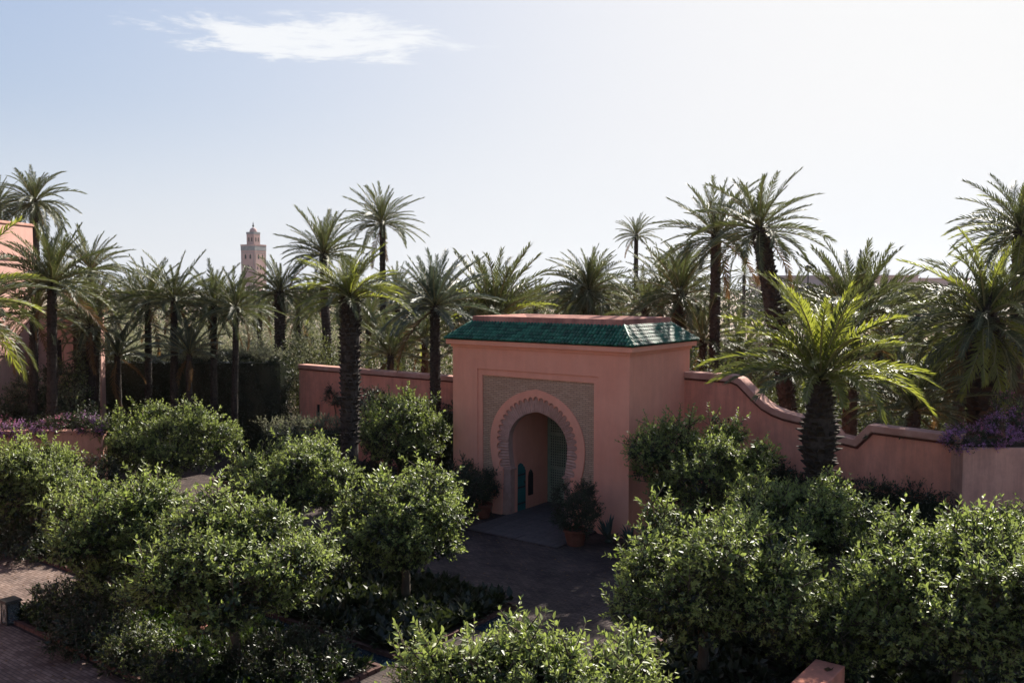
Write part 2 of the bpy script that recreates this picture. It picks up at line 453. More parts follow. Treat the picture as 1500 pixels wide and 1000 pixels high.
def sprig_mesh(name, seed, mats, n=44, length=0.5, leaf=0.095, tips=0.35, spread=0.9):
    """a twig with side shoots and leaves set round it; grows along +Z"""
    rng = np.random.default_rng(seed)
    shoots = [(np.zeros(3), np.array([0, 0, 1.0]), length)]
    for k in range(4):
        a = k * 2.4 + rng.uniform(0, 1); z0 = rng.uniform(.1, .55) * length
        shoots.append((np.array([0, 0, z0]), np.array([math.cos(a) * .8, math.sin(a) * .8, .7]), length * rng.uniform(.4, .65)))
    Vs, Ts, Ms = [], [], []; b = 0
    tb = MB()
    for si, (p0, d, L) in enumerate(shoots):
        d = d / np.linalg.norm(d)
        m = int(n * (0.36 if si == 0 else 0.16)) + 2
        s = np.sort(rng.uniform(.12, 1.02, m))
        P = p0 + s[:, None] * d * L
        ang = np.arange(m) * 2.4 + rng.normal(0, .4, m)
        o1 = np.cross(d, [.3, .9, .1]); o1 /= np.linalg.norm(o1); o2 = np.cross(d, o1)
        rad = np.cos(ang)[:, None] * o1 + np.sin(ang)[:, None] * o2
        D = rad * spread + d * (0.35 + 0.9 * (s ** 2))[:, None] + rng.normal(0, .18, (m, 3))
        D[:, 2] -= 0.10
        Nr = d[None] * 1.0 + np.array([0, 0, .7]) + rng.normal(0, .35, (m, 3)) - rad * .3
        S = leaf * rng.uniform(.7, 1.2, m) * (1.05 - .35 * s)
        V, T, li = leaves(P, D, Nr, S)
        Vs.append(V); Ts.append(T + b); b += len(V)
        Ms.append(((s > 1 - tips)[li]).astype(int))
        tb.tube([p0, p0 + d * L * .5 + rng.normal(0, .01, 3), p0 + d * L], [.008, .006, .003], 4)
    V = np.concatenate(Vs); T = np.concatenate(Ts); Mi = np.concatenate(Ms)
    tv = np.array([tuple(p) for p in tb.v]); tt = []
    for q in tb.f:
        for j in range(1, len(q) - 1):
            tt.append((q[0], q[j], q[j + 1]))
    T = np.concatenate([T, np.array(tt) + len(V)]); V = np.concatenate([V, tv]); Mi = np.concatenate([Mi, np.full(len(tt), 2)])
    return tri_mesh(name, V, T, mats, Mi)
SP_CITRUS = [sprig_mesh('sprig', 10 + i, [M['citrus'], M['citrus_tip'], M['bark']], n=52, leaf=.088, tips=[.3, .45, .2, .55][i % 4]) for i in range(6)]
SP_LIT_TOP = [sprig_mesh('sprig', 20 + i, [M['citrus_lit_top'], M['citrus_tip'], M['bark']], n=52, leaf=.088, tips=[.55, .7, .45, .8][i % 4]) for i in range(4)]  # sprigs for the upper side, sunlight put into their leaf colour
SP_DARK = [sprig_mesh('sprig', 30 + i, [M['hedge'], M['citrus'], M['bark']], leaf=.085) for i in range(4)]
SP_SHRUB = [sprig_mesh('sprig', 50 + i, [M['citrus'], M['citrus_tip'], M['bark']], leaf=.06, n=60, length=.42, tips=.3) for i in range(4)]
SP_OLIVE = [sprig_mesh('sprig', 60 + i, [M['olive'], M['olive'], M['bark']], leaf=.09, n=60, length=.7, spread=.5) for i in range(4)]
SP_BOUG = [sprig_mesh('sprig', 70 + i, [M['hedge'], M['bougain'], M['bark']], leaf=.075, n=60, tips=.75) for i in range(3)]
SP_PINK = [sprig_mesh('sprig', 80 + i, [M['citrus'], M['pinkfl'], M['bark']], leaf=.075, n=50, tips=.45) for i in range(2)]

def lobe_points(rng, lobes, n, zmin=-0.55, shrink=0.95):
    """points with outward directions on the union of ellipsoid lobes"""
    L = np.array(lobes); w = L[:, 3] * L[:, 4] + L[:, 4] * L[:, 5]; w = w / w.sum()
    P = []; D = []
    while sum(len(p) for p in P) < n:
        k = rng.choice(len(L), 3 * n, p=w)
        d = unit(rng, 3 * n)
        ok = d[:, 2] > zmin
        k = k[ok]; d = d[ok]
        p = L[k, :3] + d * L[k, 3:6] * shrink * rng.uniform(.86, 1.04, (len(k), 1))
        inside = np.zeros(len(k), bool)
        for j in range(len(L)):
            q = ((p - L[j, :3]) / (L[j, 3:6] * 0.84))
            inside |= ((q ** 2).sum(1) < 1) & (k != j)
        p = p[~inside]; d = d[~inside] / L[k[~inside], 3:6]; d /= np.linalg.norm(d, axis=1, keepdims=True)
        P.append(p); D.append(d)
    return np.concatenate(P)[:n], np.concatenate(D)[:n]
def core_leaves(rng, lobes, n, size, lite=True):
    """leaves through the inside of the crown"""
    L = np.array(lobes); w = np.prod(L[:, 3:6], axis=1); w = w / w.sum()
    k = rng.choice(len(L), n, p=w)
    d = unit(rng, n)
    p = L[k, :3] + d * L[k, 3:6] * (rng.uniform(.30, .93, (n, 1)) ** .6)
    D = d + rng.normal(0, .6, (n, 3)); Nr = d + np.array([0, 0, .8]) + rng.normal(0, .4, (n, 3))
    return leaves(p, D, Nr, size * rng.uniform(.7, 1.3, n), lite)
def make_crown(thing, lobes, n_sprig, meshes, sscale, n_core, core_size, core_mat, seed, up=.45, zmin=-.55, name='crown', piece='sprig', tops=None):
    rng = np.random.default_rng(seed)
    V, T, _ = core_leaves(rng, lobes, n_core, core_size)
    cr_ = bpy.data.objects.new(name, tri_mesh(name, V, T, core_mat))
    link(cr_, thing)
    P, D = lobe_points(rng, lobes, n_sprig, zmin)
    for p, d in zip(P, D):
        shoot = rng.random() < .13 and d[2] > .1
        ax = Vector(d) * (.45 if shoot else .8) + Vector((0, 0, up + (.5 if shoot else 0))) + Vector(rng.normal(0, .25, 3))
        q = ax.to_track_quat('Z', 'Y') @ Quaternion((0, 0, 1), rng.uniform(0, 6.28))
        s = sscale * (rng.uniform(1.25, 1.7) if shoot else rng.uniform(.75, 1.3))
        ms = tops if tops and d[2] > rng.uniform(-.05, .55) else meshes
        inst(piece, ms[rng.integers(len(ms))], cr_, Vector(p) - ax.normalized() * (.12 if shoot else .3) * s, q.to_euler(), s)
    return cr_
def lumpy(rng, w, h, zc, n=7, depth=None):
    """lobes of an uneven crown, w wide, h high, centred at height zc"""
    dp = depth or w
    L = [(0, 0, zc - h * .06, w * .31, dp * .31, h * .36)]
    m = 2 * n
    for i in range(m):                          # clumps spread over the crown, with shaded gaps between them
        f = (i + .5) / m
        zz = .95 - 1.75 * f
        a = i * 2.39996 + rng.uniform(-.35, .35)
        rr = math.sqrt(max(.04, 1 - min(.98, abs(zz)) ** 2)) * rng.uniform(.82, 1.12)
        s = rng.uniform(.115, .20)
        L.append((math.cos(a) * w * .36 * rr, math.sin(a) * dp * .36 * rr, zc + h * .40 * zz * rng.uniform(.8, 1.15), w * s, dp * s, max(h, w * .5) * s * rng.uniform(.85, 1.1)))
    return L
def citrus(px, py, depth, w, h, label, seed, nsp=300, fruit=0, sscale=1.3, group='citrus trees in the beds', zc=None, name='citrus_tree', cat='tree', meshes=None, core='hedge', flat=None):  # default core colour paints the dark shade inside the crown
    c = at(px, py, depth)
    z = c.z if zc is None else zc
    t = empty(name, (c.x, c.y, 0))
    tag(t, label, cat, group)
    rng = np.random.default_rng(seed)
    if meshes is None: w *= .97; h *= .95; nsp = int(nsp * 1.3)
    lobes = lumpy(rng, w, h, z, 8, flat)
    tr = MB()
    zb = z - h * .32
    tr.tube([(0, 0, -.1), (.04, .03, zb * .5), (.0, .05, zb), (0, 0, z)], [.16, .12, .10, .06], 9)
    for lb in lobes[1::2]:
        e = Vector(lb[:3])
        tr.tube([(0, .03, zb * .9), (e.x * .45, e.y * .45, zb * .55 + e.z * .45), tuple(e)], [.065, .05, .02], 6)
    tr.build('trunk', M['bark'], t, True)
    cr_ = make_crown(t, lobes, nsp, meshes or SP_CITRUS, sscale, int(nsp * 11), .13, M[core], seed + 1, tops=SP_LIT_TOP if meshes is None else None)
    for k in range(fruit):
        P, D = lobe_points(rng, lobes, 1, -.6, .97)
        inst('fruit', FRUIT, cr_, P[0], (0, 0, 0), rng.uniform(.8, 1.1))
    return t
fb = MB(); fb.lathe([(.004, -.038), (.022, -.032), (.035, -.014), (.038, .004), (.032, .022), (.018, .034), (.005, .037)], 10)
FRUIT = fb.mesh('fruit', M['fruit'], True)

# ------------------------------------------------------------------ palms
def frond_mesh(seed, droop, mats, L=1.0, pairs=48, width=.15, fold=.45):
    """a feather frond of unit length along +X, curving down"""
    rng = np.random.default_rng(seed)
    ns = 11
    pts = [np.array([0., 0, 0])]; ang = 0.0; tang = []
    for i in range(ns):
        s = (i + .5) / ns
        ang = -droop * s ** 1.5
        d = np.array([math.cos(ang), 0.03 * math.sin(3 * s + seed), math.sin(ang)])
        tang.append(d); pts.append(pts[-1] + d * L / ns)
    pts = np.array(pts); tang = np.array(tang + [tang[-1]])
    rb = MB(); rb.tube([tuple(p) for p in pts[::2]] + [tuple(pts[-1])], list(np.linspace(.011, .0025, len(pts[::2]) + 1)), 4)
    V = []; T = []
    for sd in (-1, 1):
        for i in range(pairs):
            s = .15 + .85 * (i + rng.uniform(-.3, .3)) / (pairs - 1)
            s = min(max(s, .12), 1.0)
            x = s * ns; k = min(int(x), ns - 1); fr = x - k
            p = pts[k] * (1 - fr) + pts[k + 1] * fr
            tg = tang[k] * (1 - fr) + tang[k + 1] * fr; tg /= np.linalg.norm(tg)
            side = np.array([0, sd, 0.]); up = np.cross(tg, np.array([0, 1., 0])); up = -up if up[2] < 0 else up
            prof = min(1, .35 + (s - .12) * 2.6) * (1 - .50 * max(0, s - .55) / .45)
            ll = width * prof * rng.uniform(.85, 1.12)
            fwd = R(56 - 30 * s) + rng.normal(0, .10)
            ve = fold + rng.normal(0, .16)
            ve += .25 * math.sin(i * 2.1); d = tg * math.cos(fwd) + (side * math.cos(ve) + up * math.sin(ve)) * math.sin(fwd)
            d /= np.linalg.norm(d)
            wv = np.cross(d, side * math.sin(ve) * -1 + up * math.cos(ve)); wv /= np.linalg.norm(wv)
            hw = .0060
            dr = np.array([0, 0, -ll * rng.uniform(.05, .2)])
            b = len(V)
            mid = p + d * ll * .5
            V += [p - wv * hw * .6, p + wv * hw * .6, mid - wv * hw, mid + wv * hw, p + d * ll + dr]
            T += [(b, b + 1, b + 3), (b, b + 3, b + 2), (b + 2, b + 3, b + 4)]
    nl = len(T)
    V = np.array(V); tt = []
    for q in rb.f:
        for j in range(1, len(q) - 1):
            tt.append((q[0], q[j], q[j + 1]))
    T = np.concatenate([np.array(T), np.array(tt) + len(V)])
    V = np.concatenate([V, np.array([tuple(p) for p in rb.v])])
    return tri_mesh('frond', V, T, mats, np.concatenate([np.zeros(nl), np.ones(len(tt))]))
DROOPS = [.25, .45, .7, 1.0, 1.35]
FR = {}
for key in ('date', 'bluedate', 'green', 'dead'):
    FR[key] = [[None] * 2 for _ in DROOPS]
for i, dv in enumerate(DROOPS):
    for j in range(2):
        base = frond_mesh(100 + i * 7 + j, dv, [M['date'], M['rachis']])
        FR['date'][i][j] = base
        for key in ('bluedate', 'green', 'dead'):
            c_ = base.copy(); c_.name = 'frond'; c_.materials[0] = M[key]; FR[key][i][j] = c_
            if key == 'dead': c_.materials[1] = M['dead']
spear = MB()
for k in range(10):
    a = k * 2.4
    spear.tube([(.05 * math.cos(a), .05 * math.sin(a), -.45), (.16 * math.cos(a), .16 * math.sin(a), -.05), (.10 * math.cos(a), .10 * math.sin(a), .35), (.16 * math.cos(a), .16 * math.sin(a), .62)], [.07, .06, .035, .008], 5)
SPEAR = spear.mesh('crown', M['palm_boot'])

def palm_trunk(path, r0, r1, seed, boots=1.0, boot_from=0.0, bulge=None):
    """tapering trunk along a path of points with the stubs of old leaves spiralling up it"""
    rng = random.Random(seed)
    mb = MB()
    n = 12
    pts = [Vector(p) for p in path]
    segs = 22
    def P(s):
        x = s * (len(pts) - 1); k = min(int(x), len(pts) - 2)
        return pts[k].lerp(pts[k + 1], x - k)
    rings = [P(i / segs) for i in range(segs + 1)]
    rad = [(r0 * (1.25 - .25 * min(1, i / 3)) if i < 3 else r0 + (r1 - r0) * i / segs) * rng.uniform(.93, 1.07) * (1 + (bulge[1] * math.exp(-((i / segs - bulge[0]) / bulge[2]) ** 2) if bulge else 0)) for i in range(segs + 1)]
    mb.tube(rings, rad, n, 0)
    H = sum((pts[i + 1] - pts[i]).length for i in range(len(pts) - 1))
    rows = max(6, int(H / .17))
    for i in range(rows):
        s = (i + .5) / rows
        if s < boot_from: continue
        c = P(s); rr = (r0 + (r1 - r0) * s) * (1 + (bulge[1] * math.exp(-((s - bulge[0]) / bulge[2]) ** 2) if bulge else 0))
        per = 9
        for k in range(per):
            if rng.random() < .08: continue
            a = (k + (i % 2) * .5) * 2 * math.pi / per + i * .13 + rng.uniform(-.08, .08)
            o = Vector((math.cos(a), math.sin(a), 0)); q = Vector((-math.sin(a), math.cos(a), 0))
            w = rr * .30; hh = .13 * rng.uniform(.8, 1.5); out_ = boots * rr * rng.uniform(.16, .36)
            b0 = c + o * rr * .9
            vs_ = [b0 - q * w, b0 + q * w, b0 + o * out_ + q * w * .55 + Vector((0, 0, hh)), b0 + o * out_ - q * w * .55 + Vector((0, 0, hh)),
                   b0 + Vector((0, 0, hh * 1.05)) - q * w * .6, b0 + Vector((0, 0, hh * 1.05)) + q * w * .6]
            mb.add(vs_, [(0, 1, 2, 3), (3, 2, 5, 4), (0, 3, 4), (1, 5, 2)], 1)
    return mb

PALM_N = [0]
def palm(px, py, depth, L, label, base_px=None, r=.2, n=40, mat_='date', style='date', boots=1.0, dead=2, seed=None, group='date palms', bow=0.0, r_top=None, boot_from=0.0, young=0, tmin=6, tmax=112, yellow=0, name='palm_tree', bulge=None):
    """crown centre seen at (px, py); foot below it or at base_px"""
    PALM_N[0] += 1
    rng = random.Random(PALM_N[0] * 13 if seed is None else seed)
    n = int(n * 1.5); L *= 1.03; tiltx, tilty = rng.uniform(-.14, .14), rng.uniform(-.14, .14)
    top = at(px, py, depth)
    bx = top.x if base_px is None else at(base_px, 600, depth).x
    t = empty(name, (bx, top.y, 0))
    tag(t, label, 'palm', group)
    h = top.z; dxx = top.x - bx
    path = [(0, 0, -.2)] + [(dxx * s + bow * math.sin(math.pi * s), 0, h * s) for s in (.25, .5, .75, 1.0)]
    palm_trunk(path, r, r_top or r * .85, PALM_N[0], boots, boot_from, bulge).build('trunk', [M['palm_bark'], M['palm_boot']], t, False)
    cr_ = inst('crown', SPEAR, t, (dxx, 0, h), (tiltx, tilty, rng.uniform(0, 6)), max(.45, r * 3.2))
    cs = 1.0 / cr_.scale[0]
    for i in range(n):
        f = (i + .5) / n
        th = tmin + (tmax - tmin) * f ** .8 + rng.uniform(-7, 7)
        az = i * 2.39996 + rng.uniform(-.25, .25) - cr_.rotation_euler[2]
        di = min(4, max(0, int(round({'date': .4 + 2.4 * (th / 110), 'canary': 1.6 + 2.2 * (th / 110), 'young': .8 + 1.6 * th / 100, 'arch': 1.5 + 2.1 * th / 100}[style] + rng.uniform(-.7, .7)))))
        key = mat_
        if yellow and rng.random() < yellow: key = 'green'
        if dead and i >= n - dead:
            key = 'dead'; th = rng.uniform(118, 152)
        ln_ = L * rng.uniform(.72, 1.10) * (1.0 if f > .12 else .85)
        el = R(90 - th)
        inst('frond', FR[key][di][rng.randrange(2)], cr_, (0, 0, (.12 - .3 * f) * cs * max(.6, r * 2)), (rng.uniform(-.5, .5), -el, az), ln_ * cs)
    return t

# ================================================================== THE SETTING
ANG = math.atan2(-.604, .797)                  # the court is turned against the view
EX = Vector((math.cos(ANG), math.sin(ANG), 0)); EY = Vector((-math.sin(ANG), math.cos(ANG), 0))
O = Vector((0.8666, 34.6266, 0))               # foot of the gate, middle of its front
def loc(x, y, z=0.0):
    return O + EX * x + EY * y + Vector((0, 0, z))
def lw(p):
    d = p - O
    return d.dot(EX), d.dot(EY), d.z

g = MB(); S_ = 1500
g.add([(-S_, -200, -.02), (S_, -200, -.02), (S_, S_, -.02), (-S_, S_, -.02)], [(0, 1, 2, 3)])
tag(g.build('ground', M['earth']), kind='structure')
pv = MB(); pv.add([(-34, -40, 0), (26, -40, 0), (26, 5, 0), (-34, 5, 0)], [(0, 1, 2, 3)])
tag(pv.build('courtyard_paving', M['paving'], loc=loc(0, 0, .004), rz=ANG), kind='structure')
pth = MB(); pth.flat([(-13, -40), (5.0, -40), (5.0, -17.15), (-5.4, -17.15), (-5.4, -14.0), (-13, -14.0)], 0, .004)
tag(pth.build('garden_path', M['path'], loc=loc(0, 0, .006), rz=ANG), kind='structure')
# worn stone apron before the gate, laid of single flags
ap = MB(); ap.box(-1.35, 2.75, -2.55, 3.0, .0, .03)
apron = tag(ap.build('gate_apron', M['paving'], loc=loc(0, 0, .008), rz=ANG), kind='structure')
rng0 = random.Random(5)
fl = MB(); fl.box(-.5, .5, -.5, .5, 0, 1)
FLAG = fl.mesh('flag', M['apron'])
yy = -2.53
for rI in range(8):
    hh = .62 if rI % 2 else .70
    xx = -1.33
    while xx < 2.6:
        w_ = min(rng0.uniform(.55, .95), 2.73 - xx)
        inst('flag', FLAG, apron, (xx + w_ / 2, yy + hh / 2, .028), (0, 0, rng0.uniform(-.006, .006)), (w_ - .025, hh - .025, rng0.uniform(.022, .034)))
        xx += w_
    yy += hh
# planting beds with kerbs of single bricks
bk = MB(); bk.box(-.115, .115, -.055, .055, 0, .10)
BRICK = bk.mesh('brick', M['brick'])
def bed(x0, x1, y0, y1, sides='', step=.245):
    b = MB(); b.box(x0 + .1, x1 - .1, y0 + .1, y1 - .1, 0, .06)
    o = tag(b.build('planting_bed', M['soil'], loc=loc(0, 0, .004), rz=ANG), kind='structure')
    k = MB()
    r_ = random.Random(int(x0 * 10 + y0))
    def run(xa, ya, xb, yb):
        n = max(1, int(math.hypot(xb - xa, yb - ya) / step)); a = math.atan2(yb - ya, xb - xa)
        for i in range(n):
            s = (i + .5) / n
            inst('brick', BRICK, o, (xa + (xb - xa) * s, ya + (yb - ya) * s, r_.uniform(-.004, .008)), (0, 0, a + r_.uniform(-.03, .03)))
    def solid(xa, xb, ya, yb): k.box(xa, xb, ya, yb, 0, .10)
    if 'r' in sides: run(x1 - .05, y0, x1 - .05, y1)
    else: solid(x1 - .1, x1, y0 + .1, y1 - .1)
    if 'l' in sides: run(x0 + .05, y0, x0 + .05, y1)
    else: solid(x0, x0 + .1, y0 + .1, y1 - .1)
    if 'f' in sides: run(x0 + .1, y0 + .05, x1 - .1, y0 + .05)
    else: solid(x0 + .0, x1 - .0, y0, y0 + .095)
    if 'b' in sides: run(x0 + .1, y1 - .05, x1 - .1, y1 - .05)
    else: solid(x0 + .0, x1 - .0, y1 - .095, y1)
    if k.v: k.build('kerb', M['brick'], o)
    return o
bed(-.25, 5.1, -12.6, -7.9, 'frb')
bed(-5.3, 5.1, -17.05, -13.15, 'lfrb')
bed(-5.3, -.6, -12.6, -6.5, '')
bed(-16, -5.6, -13.9, -9.0, '')
bed(9.5, 17.5, -12.6, -2.5, '')
bed(9.5, 17.5, -22, -13.2, '')
bed(5.0, 16, -1.6, 3.6, '')
bed(-16, -5, -3.2, 3.5, '')
# narrow water channel between the two beds and a small basin at the corner of the bed
wc = MB(); wc.box(-5.2, 5.0, -13.12, -12.62, -.0, .006)
tag(wc.build('water_channel', M['water'], loc=loc(0, 0, .006), rz=ANG), kind='structure')
wb = MB(); wb.box(5.12, 5.75, -9.9, -8.75, 0, .012)
tag(wb.build('water_basin', M['water'], loc=loc(0, 0, .01), rz=ANG), kind='structure')

# ------------------------------------------------------------------ the gate
gate = empty('gate_building', O, ANG)
tag(gate, 'pink plaster gatehouse with horseshoe arch and green tiled hip roof', 'gatehouse')
W2, DP, ZC = 4.1, 4.7, 6.55
def arch(a, bt, bb, zc, phi0=-25, n=48):
    """horseshoe curve from the right springing over the crown to the left"""
    pts = []
    for i in range(n + 1):
        f = R(phi0 + (180 - 2 * phi0) * i / n)
        s = math.sin(f)
        pts.append((a * math.cos(f), zc + (bt if s > 0 else bb) * s + (.055 * a * max(0, 1 - abs(math.cos(f)) * 2.2) ** 2 * .5 if s > 0 else 0)))
    return pts
ZC0 = 2.92
A_OPEN = arch(1.38, 1.23, 2.45, ZC0)
A_LOBE = arch(1.74, 1.68, 2.45, ZC0)
A_RING = arch(2.21, 2.08, 2.9, ZC0)
def upoly(outer_pts, inner_pts, xo, xi):
    """U-shape between two curves, both carried down to the ground"""
    return [(xo, 0)] + outer_pts + [(-xo, 0), (-xi, 0)] + inner_pts[::-1] + [(xi, 0)]
# walls
w = MB()
w.prism([(-W2, 0), (-W2, ZC), (W2, ZC), (W2, 0), (2.82, 0), (2.82, 5.71), (-2.82, 5.71), (-2.82, 0)], 0, .30)
w.box(-W2, -W2 + .5, .30, DP, 0, ZC); w.box(W2 - .5, W2, .30, DP, 0, ZC)
w.box(-W2 + .5, W2 - .5, DP - .4, DP, 0, ZC)
w.box(-W2 + .5, W2 - .5, .30, DP - .4, 5.75, ZC)
w.build('wall', M['plaster'], gate, bevel=.012)
fr_ = MB(); fr_.prism([(-2.819, 0), (-2.819, 5.709), (2.819, 5.709), (2.819, 0), (2.60, 0), (2.60, 5.46), (-2.60, 5.46), (-2.60, 0)], .045, .32)
fr_.build('frame_moulding', M['plaster'], gate, bevel=.012)
bp = MB(); bp.prism([(2.599, 0), (2.599, 5.459), (-2.599, 5.459), (-2.599, 0), (-2.1, 0)] + [(x * .985, ZC0 + (z - ZC0) * .985) for x, z in A_RING][::-1] + [(2.1, 0)], .11, .34)
bp.build('brick_panel', M['thin_brick'], gate)
# smooth archivolt with a scalloped inner edge
NL = 29
def lobed(n=NL, per=6):
    pts = []
    tot = n * per
    base = arch(1.74, 1.68, 2.45, ZC0, n=tot)
    for i, (x, z) in enumerate(base):
        k = 1 + .085 * abs(math.sin(math.pi * i / per)) ** .6
        pts.append((x * k, ZC0 + (z - ZC0) * k))
    return pts
LOB = lobed()
rg = MB(); rg.prism(upoly(A_RING, LOB, 2.13, 1.66), .05, .36)
archivolt = rg.build('archivolt', M['plaster'], gate, bevel=.01)
# carved wedge stones, one under each scallop
OPN = arch(1.38, 1.23, 2.45, ZC0, n=NL * 6)
for i in range(NL):
    v = MB()
    seg = list(range(i * 6, i * 6 + 7))
    o_ = [LOB[j] for j in seg]; n_in = [OPN[j] for j in seg]
    rows = []
    dep = [.155, .115, .135, .10, .135, .115, .155]
    for q, y_of in ((1.0, .0), (.93, .0), (.5, .006), (.08, .012), (.0, .02)):
        rows.append([(n_in[j][0] + (o_[j][0] - n_in[j][0]) * q, dep[j] + y_of, n_in[j][1] + (o_[j][1] - n_in[j][1]) * q) for j in range(7)])
    vs_ = [p for rw in rows for p in rw]; nf = len(vs_)
    back = [(p[0], .42, p[2]) for p in rows[0]] + [(p[0], .42, p[2]) for p in rows[-1]]
    fs = [(r0 * 7 + c, r0 * 7 + c + 1, r0 * 7 + 8 + c, r0 * 7 + 7 + c) for r0 in range(4) for c in range(6)]
    fs += [(c, nf + c, nf + c + 1, c + 1) for c in range(6)] + [(28 + c, 29 + c, nf + 8 + c, nf + 7 + c) for c in range(6)]
    v.add(vs_ + back, fs)
    v.build('voussoir', M['stucco'], archivolt)
# piers under the springing, imposts, jambs
for s in (-1, 1):
    p_ = MB(); p_.box(min(s * 1.27, s * 1.70), max(s * 1.27, s * 1.70), .13, .42, 0, OPN[0][1] - .09)
    p_.build('pier', M['stucco'], gate, bevel=.012)
    p_ = MB(); p_.box(min(s * 1.19, s * 1.72), max(s * 1.19, s * 1.72), .085, .44, OPN[0][1] - .09, OPN[0][1] - .005)
    p_.build('impost', M['stucco'], gate, bevel=.012)
tn = MB()
tn.prism([(2.6, 0), (2.6, 5.5), (-2.6, 5.5), (-2.6, 0), (-1.29, 0)] + [(x * 1.015, ZC0 + (z - ZC0) * 1.015) for x, z in A_OPEN][::-1] + [(1.29, 0)], .42, .62)
tn.build('inner_arch', M['plaster'], gate)
# passage
ps = MB()
ps.box(-1.75, -1.45, .62, 3.2, 0, 4.6); ps.box(1.45, 1.75, .62, 3.2, 0, 4.6); ps.box(-1.45, 1.45, .62, 3.2, 4.4, 4.6)
ps.box(-1.45, 1.45, 3.05, 3.2, 0, 4.4)
ps.build('passage', M['plaster'], gate)
# teal wicket leaf standing open against the passage wall
td = MB()
td.prism([(0, .02), (.62, .02), (.62, 1.62), (.56, 1.66), (.56, 1.76), (.47, 1.80), (.44, 1.88), (.31, 1.94), (.18, 1.88), (.15, 1.80), (.06, 1.76), (.06, 1.66), (0, 1.62)], 0, .06)
door = td.build('wicket_door', M['teal'], gate, loc=(-1.36, .66, 0), rz=R(90), bevel=.006)
for z_ in (.3, .95, 1.45):
    tb_ = MB(); tb_.box(.05, .57, -.015, -.001, z_, z_ + .06); tb_.build('strap_hinge', M['iron'], door)
tb_ = MB(); tb_.box(.50, .54, -.05, -.016, 1.10, 1.22); tb_.build('handle', M['iron'], door)
ni = MB()
ni.prism([(-.17, 0), (.17, 0), (.17, .78), (.12, .95), (0, 1.06), (-.12, .95), (-.17, .78)], 0, .02)
nich = ni.build('niche', M['dark'], gate, loc=(-1.435, 1.72, .52), rz=R(90))
nb = MB()
for x_ in (-.11, -.035, .04, .115): nb.box(x_ - .008, x_ + .008, -.03, -.012, .0, .9)
nb.build('niche_grille', M['iron'], nich)
# turned-wood lattice doors closing the passage
for s in (-1, 1):
    x0, x1 = (-1.43, -.012) if s < 0 else (.012, 1.43)
    lt = MB(); pit = .105
    nxx = int((x1 - x0) / pit)
    for i in range(nxx + 1):
        xq = x0 + (x1 - x0) * i / nxx
        lt.box(xq - .024, xq + .024, 2.93, 2.96, .04, 4.36)
    nzz = int(4.3 / pit)
    for i in range(nzz + 1):
        zq = .04 + 4.3 * i / nzz
        lt.box(x0, x1, 2.925, 2.955, zq - .022, zq + .022)
    leafd = lt.build('lattice_door', M['lattice'], gate)
    st = MB(); st.box(x0 - .0, x0 + .10, 2.90, 2.98, .02, 4.38); st.box(x1 - .10, x1, 2.90, 2.98, .02, 4.38)
    for z_ in (.02, 1.4, 2.8, 4.26): st.box(x0 + .1, x1 - .1, 2.905, 2.975, z_, z_ + .12)
    st.build('stile', M['lattice'], leafd)
bd = MB(); bd.box(-1.44, 1.44, 3.03, 3.045, 0, 4.39); bd.build('dark_backing', M['dark'], gate)  # near-black sheet painting the shade behind the lattice
# cornice in two steps
cn = MB(); e = .10
cn.box(-W2 - .06, W2 + .06, -.06, DP + .06, ZC - .02, ZC + .10)
cn.box(-W2 - .20, W2 + .20, -.20, DP + .20, ZC + .10, ZC + .29)
cn.build('cornice', M['plaster'], gate, bevel=.02)
# roof: board under the tiles, then curved green tiles in rows down each slope
EV, ZE, ZT, INS = .25, ZC + .29, 7.52, .84      # eave overhang, eave height, top height, run of the slope
rx0, rx1, ry0, ry1 = -W2 - EV, W2 + EV, -EV, DP + EV
ub = MB()
lo_ = [(rx0 + .03, ry0 + .03, ZE), (rx1 - .03, ry0 + .03, ZE), (rx1 - .03, ry1 - .03, ZE), (rx0 + .03, ry1 - .03, ZE)]
hi_ = [(rx0 + INS, ry0 + INS, ZT - .03), (rx1 - INS, ry0 + INS, ZT - .03), (rx1 - INS, ry1 - INS, ZT - .03), (rx0 + INS, ry1 - INS, ZT - .03)]
ub.add(lo_ + hi_, [(0, 1, 5, 4), (1, 2, 6, 5), (2, 3, 7, 6), (3, 0, 4, 7), (4, 5, 6, 7), (3, 2, 1, 0)])
roof = ub.build('roof', M['dark'], gate)  # near-black board, its colour standing in for shade between the tiles
def tiles(side, length, k0):
    """one slope: barrel tiles lapped from the eave up, cut by the hips"""
    tm = MB(); rr_ = random.Random(side)
    pitch_w = .15; rows_n = 6
    ncol = int(length / pitch_w)
    sl = math.hypot(INS, ZT - ZE)
    for c in range(ncol):
        u = (c + .5) * length / ncol
        lim = min(u, length - u) / INS         # how far up the slope this column runs
        for rI in range(rows_n):
            f0, f1 = rI / rows_n, (rI + 1.18) / rows_n
            if f0 >= lim: break
            f1 = min(f1, lim + .04, 1.0)
            lift0 = .042 + rr_.uniform(-.006, .008); lift1 = .010
            hw = pitch_w * .47
            prof = [(-1, 0), (-.72, .66), (-.25, .98), (.25, .98), (.72, .66), (1, 0)]
            vs_ = []
            for f, lf, wd in ((f0, lift0, 1.0), (f1, lift1, .86)):
                for a, b in prof:
                    vs_.append((u + a * hw * wd, f * INS - .0 - (b * hw * 1.15 + lf) * (ZT - ZE) / sl, ZE + f * (ZT - ZE) + (b * hw * 1.15 + lf) * INS / sl))
            fs = [(i, i + 1, i + 7, i + 6) for i in range(5)] + [(0, 1, 2, 3, 4, 5)[::-1]]
            tm.add(vs_, fs)
    return tm
def place(tm, fn):
    tm.v = [fn(*p) for p in tm.v]; return tm
LX, LY = rx1 - rx0, ry1 - ry0
